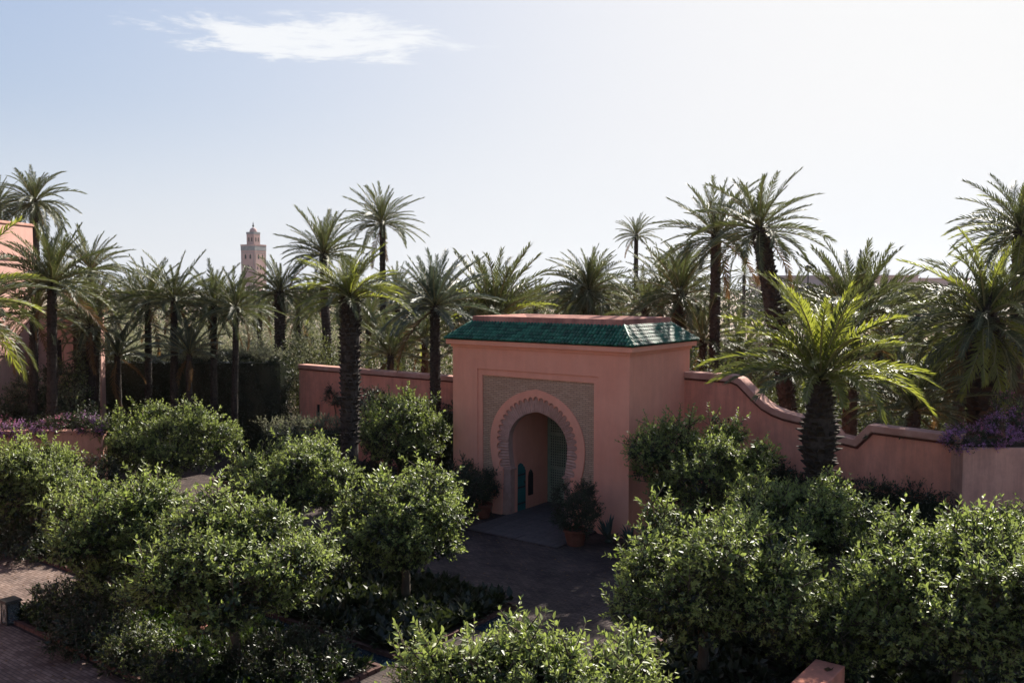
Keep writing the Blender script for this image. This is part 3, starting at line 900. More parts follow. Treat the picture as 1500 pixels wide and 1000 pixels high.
for sd, ln_, fn in ((1, LX, lambda u, v, z: (rx0 + u, ry0 + v, z)), (2, LY, lambda u, v, z: (rx1 - v, ry0 + u, z)),
                    (3, LX, lambda u, v, z: (rx1 - u, ry1 - v, z)), (4, LY, lambda u, v, z: (rx0 + v, ry1 - u, z))):
    tag(place(tiles(sd, ln_, 0), fn).build('roof_tiles', M['tile'], roof, False), kind='stuff')
for (x, y, sx, sy) in ((rx0, ry0, 1, 1), (rx1, ry0, -1, 1), (rx1, ry1, -1, -1), (rx0, ry1, 1, -1)):
    hp = MB(); hp.tube([(x, y, ZE + .05), (x + sx * INS, y + sy * INS, ZT + .05)], [.06, .055], 8)
    hp.build('hip_ridge', M['tile'], roof, True)
pr_ = MB()
px0, px1, py0, py1 = rx0 + INS - .04, rx1 - INS + .04, ry0 + INS - .04, ry1 - INS + .04
pr_.add([(px0, py0, ZT - .06), (px1, py0, ZT - .06), (px1, py1, ZT - .06), (px0, py1, ZT - .06), (px0 + .03, py0 + .03, ZT + .25), (px1 - .03, py0 + .03, ZT + .25), (px1 - .03, py1 - .03, ZT + .25), (px0 + .03, py1 - .03, ZT + .25),
        (px0 + .5, py0 + .5, ZT + .12), (px1 - .5, py0 + .5, ZT + .12), (px1 - .5, py1 - .5, ZT + .12), (px0 + .5, py1 - .5, ZT + .12)],
       [(0, 3, 2, 1), (0, 1, 5, 4), (1, 2, 6, 5), (2, 3, 7, 6), (3, 0, 4, 7), (4, 5, 9, 8), (5, 6, 10, 9), (6, 7, 11, 10), (7, 4, 8, 11), (8, 9, 10, 11)])
pr_.build('roof_parapet', M['parapet'], gate)

# ------------------------------------------------------------------ garden walls
def offset(prof, d):
    """move an open (x, z) line by d to its lower side"""
    out_ = []
    for i, p in enumerate(prof):
        a = Vector(prof[max(i - 1, 0)]); b = Vector(prof[min(i + 1, len(prof) - 1)]); p = Vector(p)
        n1 = (p - a) if i > 0 else (b - p); n2 = (b - p) if i < len(prof) - 1 else (p - a)
        n1.normalize(); n2.normalize()
        m1 = Vector((n1.y, -n1.x)); m2 = Vector((n2.y, -n2.x)); m = (m1 + m2).normalized()
        q = p + m * (d / max(.5, m.dot(m1)))
        if i in (0, len(prof) - 1): q = Vector((p.x, p.y - d))
        out_.append((q.x, q.y))
    return out_
def garden_wall(name, p0, dirv, prof, label, thick=.42, cop=.24, bandz=.32, m='plaster_wall', flip=1):
    a = math.atan2(dirv.y, dirv.x)
    t = empty(name, (p0.x, p0.y, 0), a)
    tag(t, label, 'wall')
    x0, x1 = prof[0][0], prof[-1][0]
    c1 = offset(prof, cop); c2 = offset(prof, bandz)
    b = MB(); b.prism([(x0, 0), (x1, 0)] + c1[::-1], 0, thick); b.build('wall_face', M[m], t)
    def strip(u, l, y0, y1, nm, mm, bev=0):
        s = MB()
        n = len(u); vs_ = [(x, y0, z) for x, z in u] + [(x, y0, z) for x, z in l] + [(x, y1, z) for x, z in u] + [(x, y1, z) for x, z in l]
        fs = []
        for i in range(n - 1):
            fs += [(i, i + n, i + n + 1, i + 1), (2 * n + i, 2 * n + i + 1, 3 * n + i + 1, 3 * n + i), (i, i + 1, 2 * n + i + 1, 2 * n + i), (n + i, 3 * n + i, 3 * n + i + 1, n + i + 1)]
        fs += [(0, 2 * n, 3 * n, n), (n - 1, 2 * n - 1, 4 * n - 1, 3 * n - 1)]
        s.add(vs_, fs)
        return s.build(nm, M[mm], t, bevel=bev)
    strip(prof, offset(prof, cop + .002), -.09, thick + .09, 'coping', 'coping', .03)
    strip(c1, c2, -.03, thick + .03, 'brick_band', 'band')
    # bricks of the band, set on edge
    db = MB()
    for i in range(len(prof) - 1):
        (xa, za), (xb, zb) = c1[i], c1[i + 1]
        (xc, zc_), (xd, zd) = c2[i], c2[i + 1]
        L_ = math.hypot(xb - xa, zb - za); k = max(1, int(L_ / .13))
        for j in range(k):
            f0, f1 = (j + .08) / k, (j + .80) / k
            pts_ = [(xa + (xb - xa) * f0, za + (zb - za) * f0 - .01), (xa + (xb - xa) * f1, za + (zb - za) * f1 - .01), (xc + (xd - xc) * f1, zc_ + (zd - zc_) * f1 + .02), (xc + (xd - xc) * f0, zc_ + (zd - zc_) * f0 + .02)]
            db.prism(pts_[::-1], -.065, -.031)
    tag(db.build('band_bricks', M['band'], t), kind='stuff')
    return t
# right of the gate: swoops down, dips, rises again
RW0 = Vector((6.85, 35.45, 0)); RWD = Vector((.73, -.68, 0)).normalized()
RPROF = [(-.55, 5.66), (1.9, 5.66), (2.25, 5.55), (2.55, 5.30), (2.9, 5.0), (3.25, 4.74), (3.6, 4.58), (4.0, 4.47), (4.8, 4.36), (5.62, 4.34), (6.05, 3.86), (6.55, 3.80), (7.05, 4.34), (9.95, 4.28)]
rwall = garden_wall('garden_wall', RW0, RWD, RPROF, 'pink wall with swooping coping and dark brick band right of the gatehouse')
# left of the gate
LW0 = loc(-18.95, 4.45); LPROF = [(0, 4.74), (7, 4.74), (14.9, 4.74)]
lwall = garden_wall('garden_wall', LW0, EX, LPROF, 'long straight pink wall with level coping left of the gatehouse', cop=.22, bandz=.29)
sw = MB(); sw.box(0, .22, -.012, .01, 0, .62); slot = sw.build('window_slot', M['dark'], lwall, loc=(1.45, 0, 2.05))
sw = MB(); sw.box(-.05, 0, -.03, .012, -.05, .67); sw.box(.22, .27, -.03, .012, -.05, .67); sw.box(0, .22, -.03, .012, -.05, -.0); sw.box(0, .22, -.03, .012, .62, .67)
sw.build('window_frame', M['plaster_wall'], slot)
dp_ = MB(); dp_.tube([(0, -.05, 4.3), (0, -.05, 2.2), (0.02, -.05, .1)], [.03, .03, .03], 8)
dp_.build('drain_pipe', M['plaster_wall'], lwall, loc=(7.7, 0, 0))
# pale end wall carrying the planter, at the right edge
pw = empty('planter_wall', at(1411, 655, 28.1) * 1.0)
pw.location.z = 0
tag(pw, 'paler plaster wall block carrying purple bougainvillea at the right edge', 'wall')
pb_ = MB(); pb_.box(0, 9, 0, 1.6, 0, 4.0); pb_.build('wall_face', M['plaster_pale'], pw, bevel=.02)
pb_ = MB(); pb_.box(.12, 8.9, .12, 1.48, 4.0, 4.06); pb_.build('soil', M['soil'], pw)
# low brown parapet at the bottom of the view
lx, ly, _ = lw(gp(1195, 964, 1.0))
lp = MB(); lp.box(lx, lx + .62, ly - 6, ly, 0, 1.0)
tag(lp.build('low_parapet', M['plaster_wall'], loc=loc(0, 0), rz=ANG, bevel=.02), 'low brown plaster parapet between the citrus crowns, seen from above', 'parapet')
dl = MB()
lv = [(0, 0), (.10, .03), (.16, .12), (.10, .11), (.06, .17), (.02, .10), (-.06, .11), (-.02, .04), (-.09, -.02), (-.02, -.01)]
dl.add([(x, y, .012 + .02 * ((i * 7) % 3)) for i, (x, y) in enumerate(lv)] + [(x, y, .008 + .02 * ((i * 7) % 3)) for i, (x, y) in enumerate(lv)], [tuple(range(10)), tuple(range(19, 9, -1))])
q_ = gp(1213, 983, 1.0)
tag(dl.build('fallen_leaf', M['dead'], loc=(q_.x, q_.y, 1.0)), 'dry curled leaf lying on the low brown parapet', 'leaf')
# low wall with bougainvillea at the left
p0 = at(-30, 640, 36.3)
lwl = empty('low_wall', (p0.x, p0.y, 0)); tag(lwl, 'low pink wall under purple bougainvillea at the left', 'wall')
b = MB(); b.box(0, 4.9, 0, .4, 0, 3.1); b.build('wall_face', M['plaster_pale'], lwl, bevel=.02)
b = MB(); b.box(-.03, 4.93, -.05, .45, 3.1, 3.22); b.build('coping', M['coping'], lwl, bevel=.02)

# ------------------------------------------------------------------ pink building at the left
bl = empty('pink_building', (-24.6, 47.4, 0), R(-3))
tag(bl, 'tall pink plaster building with stepped ledges at the left edge', 'building')
b = MB(); b.box(-9, 0, -60, 0, 0, 12.0); b.build('wall', M['plaster_building'], bl, bevel=.04)  # long stretch out of view, added to bounce sunlight onto the gate front
b = MB(); b.box(-9.05, .06, -60, .06, 12.0, 12.14); b.build('coping', M['coping'], bl, bevel=.03)
for z_ in (10.3, 7.7, 5.6):
    b = MB(); b.box(.001, .09, -60, .08, z_, z_ + .16); b.build('ledge', M['plaster_building'], bl, bevel=.02)
for (yq, zq) in [(-5.4 - 4.2 * k, z) for k in range(12) for z in (8.5, 3.2)]:
    b = MB(); b.box(-.02, .015, yq - .5, yq + .5, zq - .25, zq + .45); wn_ = b.build('window', M['dark'], bl)
    b = MB(); b.box(.016, .05, yq - .03, yq + .03, zq - .25, zq + .45); b.box(-.0, .09, yq - .58, yq + .58, zq - .33, zq - .251); b.build('window_frame', M['coping'], wn_)
b = MB(); b.box(-1, 3.3, .2, .65, 0, 7.6); b.build('side_wall', M['plaster_building'], bl, bevel=.04)
b = MB(); b.box(-1.03, 3.36, .12, .73, 7.6, 7.75); b.build('coping', M['coping'], bl, bevel=.03)
for xq in (.9, 2.4):
    b = MB(); b.box(xq - .35, xq + .35, .185, .22, 4.4, 6.2); wn_ = b.build('window', M['dark'], bl)
    b = MB(); b.box(xq - .42, xq - .35, .15, .19, 4.35, 6.25); b.box(xq + .35, xq + .42, .15, .19, 4.35, 6.25); b.box(xq - .42, xq + .42, .12, .19, 4.27, 4.349); b.build('window_frame', M['coping'], wn_)

# ------------------------------------------------------------------ minaret
md_ = 650.0; k_ = md_ / FPX
mc = at(372, 400, md_)
mn = empty('minaret', (mc.x, mc.y, 0), R(-24))
tag(mn, 'distant square pink minaret with domed lantern and finial above the palms', 'minaret')
s1 = 6.05; ztop = 9 + (418 - 360) * k_
b = MB(); b.box(-s1, s1, -s1, s1, 0, ztop - 3.6); b.build('tower', M['minaret'], mn)
b = MB(); b.box(-s1 - .15, s1 + .15, -s1 - .15, s1 + .15, ztop - 3.6, ztop - .5); b.build('tile_frieze', M['minaret_pale'], mn)
for i in range(9):
    for (ax, sg) in ((0, -1), (1, 1), (0, 1), (1, -1)):
        u = -s1 + .35 + i * (2 * s1 - .7) / 8
        b = MB()
        if ax == 0: b.box(u - .42, u + .42, sg * s1 - .3, sg * s1 + .3, ztop - .5, ztop + .55)
        else: b.box(sg * s1 - .3, sg * s1 + .3, u - .42, u + .42, ztop - .5, ztop + .55)
        b.build('merlon', M['minaret'], mn)
for fy, (cx_, cy2, rz_) in enumerate(((0, -s1, 0), (s1, 0, R(90)), (-s1, 0, R(-90)))):
    for (u, z_, wd, hh_) in ((-2.1, ztop - 9.5, 1.5, 3.4), (2.1, ztop - 9.5, 1.5, 3.4), (0, ztop - 17, 1.6, 3.6), (-3.2, ztop - 17, 1.0, 2.6), (3.2, ztop - 17, 1.0, 2.6)):
        b = MB(); b.prism([(u - wd / 2, z_), (u + wd / 2, z_), (u + wd / 2, z_ + hh_ * .65), (u, z_ + hh_), (u - wd / 2, z_ + hh_ * .65)], -.06, .05)
        b.build('window', M['dark'], mn, loc=(cx_, cy2, 0), rz=rz_)
    b = MB(); b.box(-5.2, -4.95, -.12, .1, 12, ztop - 5); b.box(4.95, 5.2, -.12, .1, 12, ztop - 5); b.box(-4.95, 4.95, -.12, .1, ztop - 5.3, ztop - 5)
    b.build('frame_moulding', M['minaret_pale'], mn, loc=(cx_, cy2, 0), rz=rz_)
s2 = 3.25; zl = 9 + (418 - 341) * k_
b = MB(); b.box(-s2, s2, -s2, s2, ztop - .5, zl); lant = b.build('lantern', M['minaret'], mn)
b = MB(); b.box(-s2 - .15, s2 + .15, -s2 - .15, s2 + .15, zl - 1.3, zl + .2); b.build('tile_frieze', M['minaret_pale'], lant)
for (cx_, cy2, rz_) in ((0, -s2, 0), (s2, 0, R(90)), (-s2, 0, R(-90))):
    for u in (-1.3, 1.3):
        b = MB(); b.prism([(u - .5, zl - 6.5), (u + .5, zl - 6.5), (u + .5, zl - 4.2), (u, zl - 3.2), (u - .5, zl - 4.2)], -.06, .05)
        b.build('window', M['dark'], lant, loc=(cx_, cy2, 0), rz=rz_)
b = MB(); b.lathe([(2.5, zl + .2), (2.55, zl + .8), (2.3, zl + 1.8), (1.7, zl + 2.7), (.9, zl + 3.2), (.25, zl + 3.4)], 20); b.build('dome', M['minaret'], mn, True)
b = MB(); zf = zl + 3.3; b.lathe([(.2, zf), (.2, zf + .4), (.75, zf + .9), (.8, zf + 1.3), (.25, zf + 1.8), (.5, zf + 2.3), (.5, zf + 2.6), (.15, zf + 3.0), (.3, zf + 3.4), (.08, zf + 3.8), (.05, zf + 4.6)], 12); b.build('finial', M['iron'], mn, True)

# ------------------------------------------------------------------ far buildings, lamps, trees
def far_building(x0, x1, ytop, depth, deep, label, wins):
    a = at(x0, ytop, depth); b_ = at(x1, ytop, depth)
    t = empty('distant_building', (a.x, depth, 0)); tag(t, label, 'building')
    w_ = b_.x - a.x; h = a.z
    m = MB(); m.box(0, w_, 0, deep, 0, h); m.build('wall', M['far_wall'], t)
    m = MB(); m.box(-.3, w_ + .3, -.3, deep + .3, h, h + .5); m.build('parapet', M['far_wall'], t)
    for i in range(wins):
        u = w_ * (i + .5) / wins
        m = MB(); m.box(u - 1.0, u + 1.0, -.08, .1, h - 5.2, h - 2.6); m.build('window', M['dark'], t)
far_building(1139, 1215, 406, 250, 30, 'distant flat-roofed lilac building left of the lamp post', 4)
far_building(1205, 1262, 407.5, 275, 30, 'distant low building right behind the lamp post', 3)
far_building(1290, 1345, 405, 300, 30, 'distant hazy flat-roofed block between the two right palms', 4)
far_building(1346, 1420, 409, 330, 30, 'farthest low hazy block behind the big right palm', 4)
def lamp(px, ytop, depth, label):
    p = at(px, ytop, depth)
    t = empty('street_lamp', (p.x, p.y, 0)); tag(t, label, 'street lamp')
    m = MB(); m.tube([(0, 0, 0), (0, 0, p.z * .3), (0, 0, p.z)], [.16, .11, .09], 8); m.build('post', M['iron'], t, True)
    m = MB(); m.lathe([(.12, p.z), (.42, p.z + .15), (.5, p.z + .5), (.36, p.z + .75), (.1, p.z + .9)], 10); m.build('lamp_head', M['iron'], t, True)
lamp(1184, 398, 120, 'slender dark street lamp before the distant building')
# plain boundary wall far behind the right-hand palms, and a low shed roof
a = at(1005, 500, 62); b_ = at(1120, 500, 62)
m = MB(); m.box(a.x, b_.x + 30, 62, 62.5, 0, a.z); tag(m.build('boundary_wall', M['plaster_pale']), 'long beige boundary wall far behind the right palms', 'wall')

def thicket(name, label, clumps, mt, size, seed, dens=1.0, kind='stuff'):
    rng = np.random.default_rng(seed)
    Vs, Ts = [], []; b = 0
    for (px, py, depth, w, dpt) in clumps:
        p = at(px, py, depth); h = p.z
        lobes = [(p.x, p.y, h * .52, w * .5, dpt * .5, h * .5)]
        for i in range(5):
            an = rng.uniform(0, 6.28); lobes.append((p.x + math.cos(an) * w * .32, p.y + math.sin(an) * dpt * .32, h * rng.uniform(.45, .78), w * .24, dpt * .24, h * .24))
        n = int(900 * dens * (w * h) ** .9 / (size * 10) ** 1.6)
        V, T, _ = core_leaves(rng, lobes, n, size)
        Vs.append(V); Ts.append(T + b); b += len(V)
    o = bpy.data.objects.new(name, tri_mesh(name, np.concatenate(Vs), np.concatenate(Ts), mt)); link(o)
    tag(o, label, None if kind else 'shrub', None, kind)
    return o
# grey-green bushes behind the ivy hedge and behind the walls
thicket('olive_thicket', 'mass of grey-green olive bushes behind the dark hedge',
        [(x, 462 + (i * 37) % 26, 54 + (i * 5) % 7, 3.6, 3) for i, x in enumerate(range(150, 470, 30))] + [(x, 440 + (i * 29) % 18, 64 + (i * 7) % 9, 4.5, 3) for i, x in enumerate(range(170, 480, 36))], M['olive'], .16, 3, .55)
thicket('olive_thicket', 'mass of grey-green bushes behind the left garden wall',
        [(x, 470 + (i * 31) % 40, 52 + (i * 5) % 8, 4.0, 3) for i, x in enumerate(range(450, 760, 40))] + [(x, 432 + (i * 23) % 22, 75 + (i * 11) % 12, 6, 4) for i, x in enumerate(range(470, 960, 50))], M['shrub'], .17, 4, .55)
thicket('olive_thicket', 'mass of shrubs behind the swooping right garden wall',
        [(x, 520 + (i * 37) % 45, 40 + (i * 3) % 6, 3.4, 2.6) for i, x in enumerate(range(1030, 1500, 38))] + [(x, 470 + (i * 23) % 30, 55 + (i * 7) % 7, 4.6, 3) for i, x in enumerate(range(990, 1500, 42))], M['shrub'], .16, 5, .55)
thicket('distant_wood', 'far-off belt of hazy trees along the horizon',
        [(x, 424 - (i * 13) % 12, 190 + (i * 31) % 60, 16, 9) for i, x in enumerate(range(140, 1500, 42))], M['hedge'], .7, 6, .5)

# ------------------------------------------------------------------ hedges
def hedge(name, p0, p1, thick, h, label, seed, n=9000, size=.11, mt='hedge', cat='hedge', top_sprigs=0, meshes=None, wob=.18, group=None):
    """hedge from p0 to p1: woody inside, leaves over it, loose shoots on top"""
    d = p1 - p0; L = d.length; a = math.atan2(d.y, d.x)
    t = empty(name, (p0.x, p0.y, 0), a); tag(t, label, cat, group)
    rng = np.random.default_rng(seed)
    m = MB(); m.box(.12, L - .12, .12, thick - .12, 0, h - .16); m.build('branches', M['hedge'], t)
    ar = np.array([L * h, L * thick * 1.6, thick * h * 2 + .01, L * h * .4]); k = rng.choice(4, n, p=ar / ar.sum())
    P = np.zeros((n, 3)); Nn = np.zeros((n, 3))
    u = rng.uniform(0, 1, (n, 2))
    f = k == 0; P[f] = np.stack([u[f, 0] * L, np.zeros(f.sum()), u[f, 1] * h], 1); Nn[f] = (0, -1, .25)
    f = k == 1; P[f] = np.stack([u[f, 0] * L, u[f, 1] * thick, np.full(f.sum(), h)], 1); Nn[f] = (0, 0, 1)
    f = k == 2; P[f] = np.stack([(u[f, 0] > .5) * L, u[f, 0] * 2 % 1 * thick, u[f, 1] * h], 1); Nn[f, 0] = np.where(u[f, 0] > .5, 1, -1)
    f = k == 3; P[f] = np.stack([u[f, 0] * L, np.full(f.sum(), thick), u[f, 1] * h], 1); Nn[f] = (0, 1, .25)
    wv = np.sin(P[:, 0] * 1.7 + seed) * wob * .6 + np.sin(P[:, 0] * 4.3 + P[:, 2] * 2.1) * wob * .5
    P += Nn * (wv[:, None] * (.3 + .7 * (P[:, 2:3] / h))) + rng.normal(0, .07, (n, 3))
    P[:, 2] = np.maximum(P[:, 2], .02)
    D = rng.normal(0, .7, (n, 3)) + Nn * .5; D[:, 2] -= .2
    V, T, _ = leaves(P, D, Nn + rng.normal(0, .4, (n, 3)), size * rng.uniform(.7, 1.3, n), True)
    cr_ = bpy.data.objects.new('foliage', tri_mesh('foliage', V, T, M[mt])); link(cr_, t)
    for i in range(top_sprigs):
        q = (Vector((rng.normal(0, .4), rng.normal(0, .4), 1))).to_track_quat('Z', 'Y')
        inst('sprig', meshes[rng.integers(len(meshes))], cr_, (rng.uniform(0, L), rng.uniform(0, thick), h - .12 + rng.uniform(-.1, .12)), q.to_euler(), rng.uniform(.7, 1.3))
    return t
hA = at(140, 600, 48.5); hA.z = 0; hB = loc(-18.6, 3.0)
hedge('ivy_hedge', hA, Vector((hB.x, hB.y, 0)), 1.5, 5.05, 'tall dark ivy-covered hedge wall left of the long pink wall', 21, 26000, .13, top_sprigs=260, meshes=SP_OLIVE, wob=.35)
h0 = RW0 + RWD * 3.6 + Vector((-.75, -.75, 0)); h1 = RW0 + RWD * 9.9 + Vector((-.75, -.75, 0))
hedge('dark_hedge', h0, h1, .75, 2.35, 'dark clipped hedge along the foot of the swooping right wall', 22, 11000, .085, top_sprigs=30, meshes=SP_DARK)
h0 = loc(-10.4, 3.5); h1 = loc(-4.25, 3.5)
hedge('dark_hedge', h0, h1, .8, 3.3, 'dark tall hedge in the corner between left wall and gatehouse', 23, 5000, .09, top_sprigs=10, meshes=SP_DARK)
a = gp(392, 742); b_ = at(505, 640, 41.0); b_.z = 0; a = at(385, 640, 40.5); a.z = 0
hedge('low_hedge', a, b_, 1.4, 2.5, 'grey-topped loose hedge below the slot window in the left wall', 24, 6000, .10, mt='hedge', top_sprigs=70, meshes=SP_OLIVE)

# ------------------------------------------------------------------ palms
palm(50, 296, 60, 2.9, 'tall date palm rising behind the pink building at the left edge', r=.25, n=52, style='canary', tmax=125)
palm(-2, 300, 75, 2.6, 'half-hidden palm crown just above the pink building roof', r=.2, n=34)
palm(76, 415, 40, 2.9, 'feathery palm standing in front of the pink building corner', base_px=73, r=.22, n=46, mat_='date', tmin=4, tmax=100)
palm(50, 458, 41, 2.6, 'slim palm with leaning trunk at the foot of the pink building', base_px=44, r=.2, n=28, mat_='date')
palm(-72, 450, 31, 3.5, 'near palm reaching in from the left edge with yellow-green arching fronds', r=.25, n=40, mat_='date', style='canary', tmax=112, yellow=.3)
palm(133, 395, 52, 2.7, 'grey palm behind the feathery palm beside the pink building', base_px=140, r=.2, n=40, tmax=118)
palm(114, 462, 47, 1.9, 'short-crowned palm with thick dark trunk before the orange wing', r=.28, n=24, mat_='date')
palm(133, 478, 44, 2.2, 'slender palm beside the yellowish shrub', base_px=131, r=.22, n=30, mat_='date')
palm(143, 440, 46, 1.8, 'second slender palm, close behind the one beside the yellowish shrub', base_px=139, r=.16, n=24, mat_='date')
palm(172, 520, 45, 2.3, 'bluish young palm with upswept fronds at the left end of the dark hedge', base_px=174, r=.17, n=34, mat_='bluedate', style='young', tmax=82, boots=.6)
palm(217, 442, 46, 2.6, 'first full palm before the dark hedge, left of the paired slim palms', base_px=216, r=.18, n=36, mat_='date')
palm(255, 438, 45, 2.5, 'palm with straight dark trunk before the dark hedge, second of the row', base_px=253, r=.18, n=34)
palm(277, 518, 44.5, 2.1, 'low bluish young palm between the second and third hedge palms', base_px=275, r=.16, n=30, mat_='bluedate', style='young', tmax=80, boots=.6)
palm(313, 448, 46, 2.5, 'third full palm in the row before the dark hedge', base_px=312, r=.17, n=34)
palm(346, 452, 45.5, 2.3, 'fourth palm in the row before the hedge, below the minaret', base_px=341, r=.16, n=32)
palm(409, 428, 55, 2.5, 'stocky palm right of the minaret with thick brown trunk', r=.33, n=40, boots=1.2, tmax=108)
palm(456, 435, 70, 2.2, 'thin-trunked small palm between the stocky palm and the leaning palm', r=.14, n=24)
palm(474, 372, 54, 3.0, 'tall palm with curved leaning dark trunk right of the minaret', base_px=500, r=.27, n=40, tmax=104, bow=-.3)
palm(560, 326, 62, 3.1, 'tallest slim palm of the centre-left, standing clear against the sky', r=.22, n=42, tmax=112)
palm(513, 437, 34, 2.3, 'thick-trunked foreground palm with bright yellow-green crown before the left wall', base_px=510, r=.29, n=44, mat_='date', yellow=.6, style='arch', tmin=6, tmax=84, dead=0, boots=1.5, r_top=.36, boot_from=.35)
palm(582, 428, 66, 2.4, 'mid-distance palm right behind the bright foreground palm crown', r=.2, n=32)
palm(637, 448, 42, 3.0, 'grey-blue palm with ringed trunk just left of the gatehouse', r=.25, n=46, mat_='bluedate', tmin=3, tmax=100)
palm(722, 470, 50, 4.3, 'wide bushy low palm behind the left end of the gatehouse roof', r=.25, n=52, mat_='date', style='young', tmax=88, yellow=.15)
palm(862, 428, 56, 3.3, 'dense round dark palm directly behind the gatehouse roof', r=.4, n=84, mat_='date', style='canary', tmin=2, tmax=128, boots=1.2)
palm(932, 345, 78, 2.1, 'small distant slim palm standing above the gatehouse roof', r=.2, n=32, tmax=105)
palm(996, 432, 45, 2.9, 'dry-tipped palm with scaly trunk behind the gatehouse roof corner', r=.34, n=44, tmax=118, dead=5, boots=1.3)
palm(945, 455, 46, 2.4, 'low brownish palm crown just over the gatehouse roof', r=.2, n=26, dead=6, style='young', tmax=100)
palm(1049, 345, 43, 3.2, 'left one of the two tallest palms right of the gatehouse', r=.26, n=34, tmax=112, dead=2)
palm(1113, 335, 39, 2.9, 'right one of the two tallest palms, its thick trunk leaning', base_px=1172, r=.34, n=36, tmax=118, dead=2, bow=.1, boots=1.1, r_top=.36)
palm(1201, 552, 27.2, 3.25, 'near palm with bright arching yellow-green fronds before the swooping wall', base_px=1203, r=.36, n=50, mat_='date', yellow=.6, style='arch', tmin=6, tmax=82, dead=0, boots=1.9, r_top=.32, boot_from=.40, bulge=(.70, .42, .11))
palm(1250, 470, 36, 3.6, 'dark upright palm behind the bright near palm', base_px=1243, r=.30, n=46, mat_='date', tmin=4, tmax=100)
palm(1443, 465, 32.5, 3.4, 'massive palm at the right with thick black trunk and hanging lower fronds', base_px=1450, r=.62, n=60, mat_='date', yellow=.4, style='canary', tmin=3, tmax=138, dead=2, boots=.8, r_top=.60)
palm(1496, 340, 36, 2.9, 'tall palm cut by the right edge of the picture', base_px=1492, r=.36, n=46, mat_='date', yellow=.3, style='canary', tmax=116)
palm(1338, 600, 32, 2.6, 'low spreading palm just behind the right garden wall', r=.26, n=44, mat_='date', style='young', tmin=10, tmax=92)
palm(1405, 560, 36, 2.8, 'grey-green low palm hidden behind the massive right palm', r=.25, n=36, mat_='bluedate', style='young', tmax=95)
palm(572, 520, 47, 2.6, 'young palm bush behind the middle of the left wall', r=.2, n=30, mat_='date', style='young', tmax=90, group='young palms behind the walls')
palm(622, 500, 50, 2.8, 'young palm bush behind the left wall beside the ringed trunk', r=.2, n=30, mat_='date', style='young', tmax=95, yellow=.15, group='young palms behind the walls')
palm(540, 478, 60, 2.6, 'shaded young palm behind the thick foreground trunk', r=.2, n=30, mat_='date', style='young', tmax=100, group='young palms behind the walls')
palm(690, 510, 47, 2.4, 'young palm tucked against the left side of the gatehouse roof', r=.2, n=28, style='young', tmax=95, yellow=.2, group='young palms behind the walls')
palm(1030, 500, 44, 2.6, 'young palm between the scaly palm and the tall pair', r=.2, n=30, style='young', tmax=100, group='young palms behind the walls')
palm(1085, 520, 46, 2.5, 'young palm below the leaning tall palm', r=.2, n=30, style='young', tmax=95, yellow=.2, group='young palms behind the walls')
palm(1150, 540, 40, 2.2, 'young palm behind the falling curve of the right wall', r=.2, n=26, style='young', tmax=95, group='young palms behind the walls')
palm(1310, 500, 48, 2.6, 'shaded palm between the dark upright palm and the massive right palm', r=.22, n=34, tmax=115, dead=5, group='young palms behind the walls')
palm(1090, 404, 165, 2.2, 'small far fan-topped palm on the horizon right of the leaning trunk', r=.3, n=26, style='young', tmax=130, group='far palms on the horizon')
palm(1068, 425, 150, 2.6, 'far palm on the horizon left of the leaning trunk', r=.2, n=24, tmax=120, group='far palms on the horizon')
palm(1345, 440, 110, 3.0, 'hazy far palm before the distant right block', r=.3, n=26, tmax=100, group='far palms on the horizon')
palm(196, 436, 70, 2.4, 'background palm between the hedge palms and the slender palms', r=.2, n=34)
palm(590, 455, 75, 3.0, 'background palm low behind the left wall centre', r=.2, n=30)
palm(1000, 400, 70, 3.0, 'background palm behind the scaly-trunked palm', r=.2, n=32)
GB = 'background palms over the rooftop line'
palm(668, 448, 66, 2.8, 'background palm between the ringed trunk and the wide bushy palm', r=.2, n=26, group=GB)
palm(785, 452, 64, 2.6, 'background palm left of the dense round dark palm', r=.2, n=26, style='young', tmax=100, group=GB)
palm(905, 452, 62, 2.8, 'background palm right beside the dense round dark palm', r=.2, n=28, group=GB)
palm(968, 418, 58, 2.7, 'background palm just left of the scaly-trunked palm', r=.22, n=30, group=GB)
palm(1150, 455, 52, 2.8, 'background palm between the leaning trunk and the dark upright palm', r=.2, n=28, group=GB)
palm(1290, 452, 54, 2.8, 'background palm right of the dark upright palm', r=.22, n=28, group=GB)
palm(1375, 470, 50, 2.7, 'background palm close left of the massive right palm', r=.22, n=28, yellow=.3, group=GB)
palm(380, 458, 60, 2.0, 'background palm under the minaret, right of the hedge row', r=.2, n=26, group=GB)
palm(437, 462, 58, 2.4, 'background palm between the stocky palm and the thin-trunked palm', r=.2, n=26, group=GB)

# ------------------------------------------------------------------ citrus trees and shrubs
citrus(340, 852, 20.6, 4.7, 2.7, 'largest glossy citrus tree in the left foreground', 201, 430, 12, zc=2.6)
citrus(185, 788, 23.6, 4.1, 2.5, 'citrus tree behind the largest left one, crowns touching', 202, 340, 6, zc=2.55)
citrus(45, 712, 31.2, 4.2, 2.7, 'bright citrus tree at the left edge before the low wall', 203, 320, 0, zc=2.3)
citrus(242, 652, 36.8, 6.0, 3.3, 'wide dense hedge-like tree beside the low bougainvillea wall', 204, 420, 0, zc=2.6, sscale=1.15, flat=3.6)
citrus(425, 708, 30.2, 4.5, 2.6, 'citrus tree between the wide hedge-like tree and the arch shrubs', 205, 330, 4, zc=2.55)
citrus(584, 638, 37.3, 4.2, 3.0, 'bright-topped citrus tree before the left wall beside the gatehouse', 206, 330, 0, zc=2.9)
citrus(592, 770, 25.0, 4.1, 2.7, 'round citrus tree in the dark bed in front of the gate', 207, 340, 12, zc=2.55)
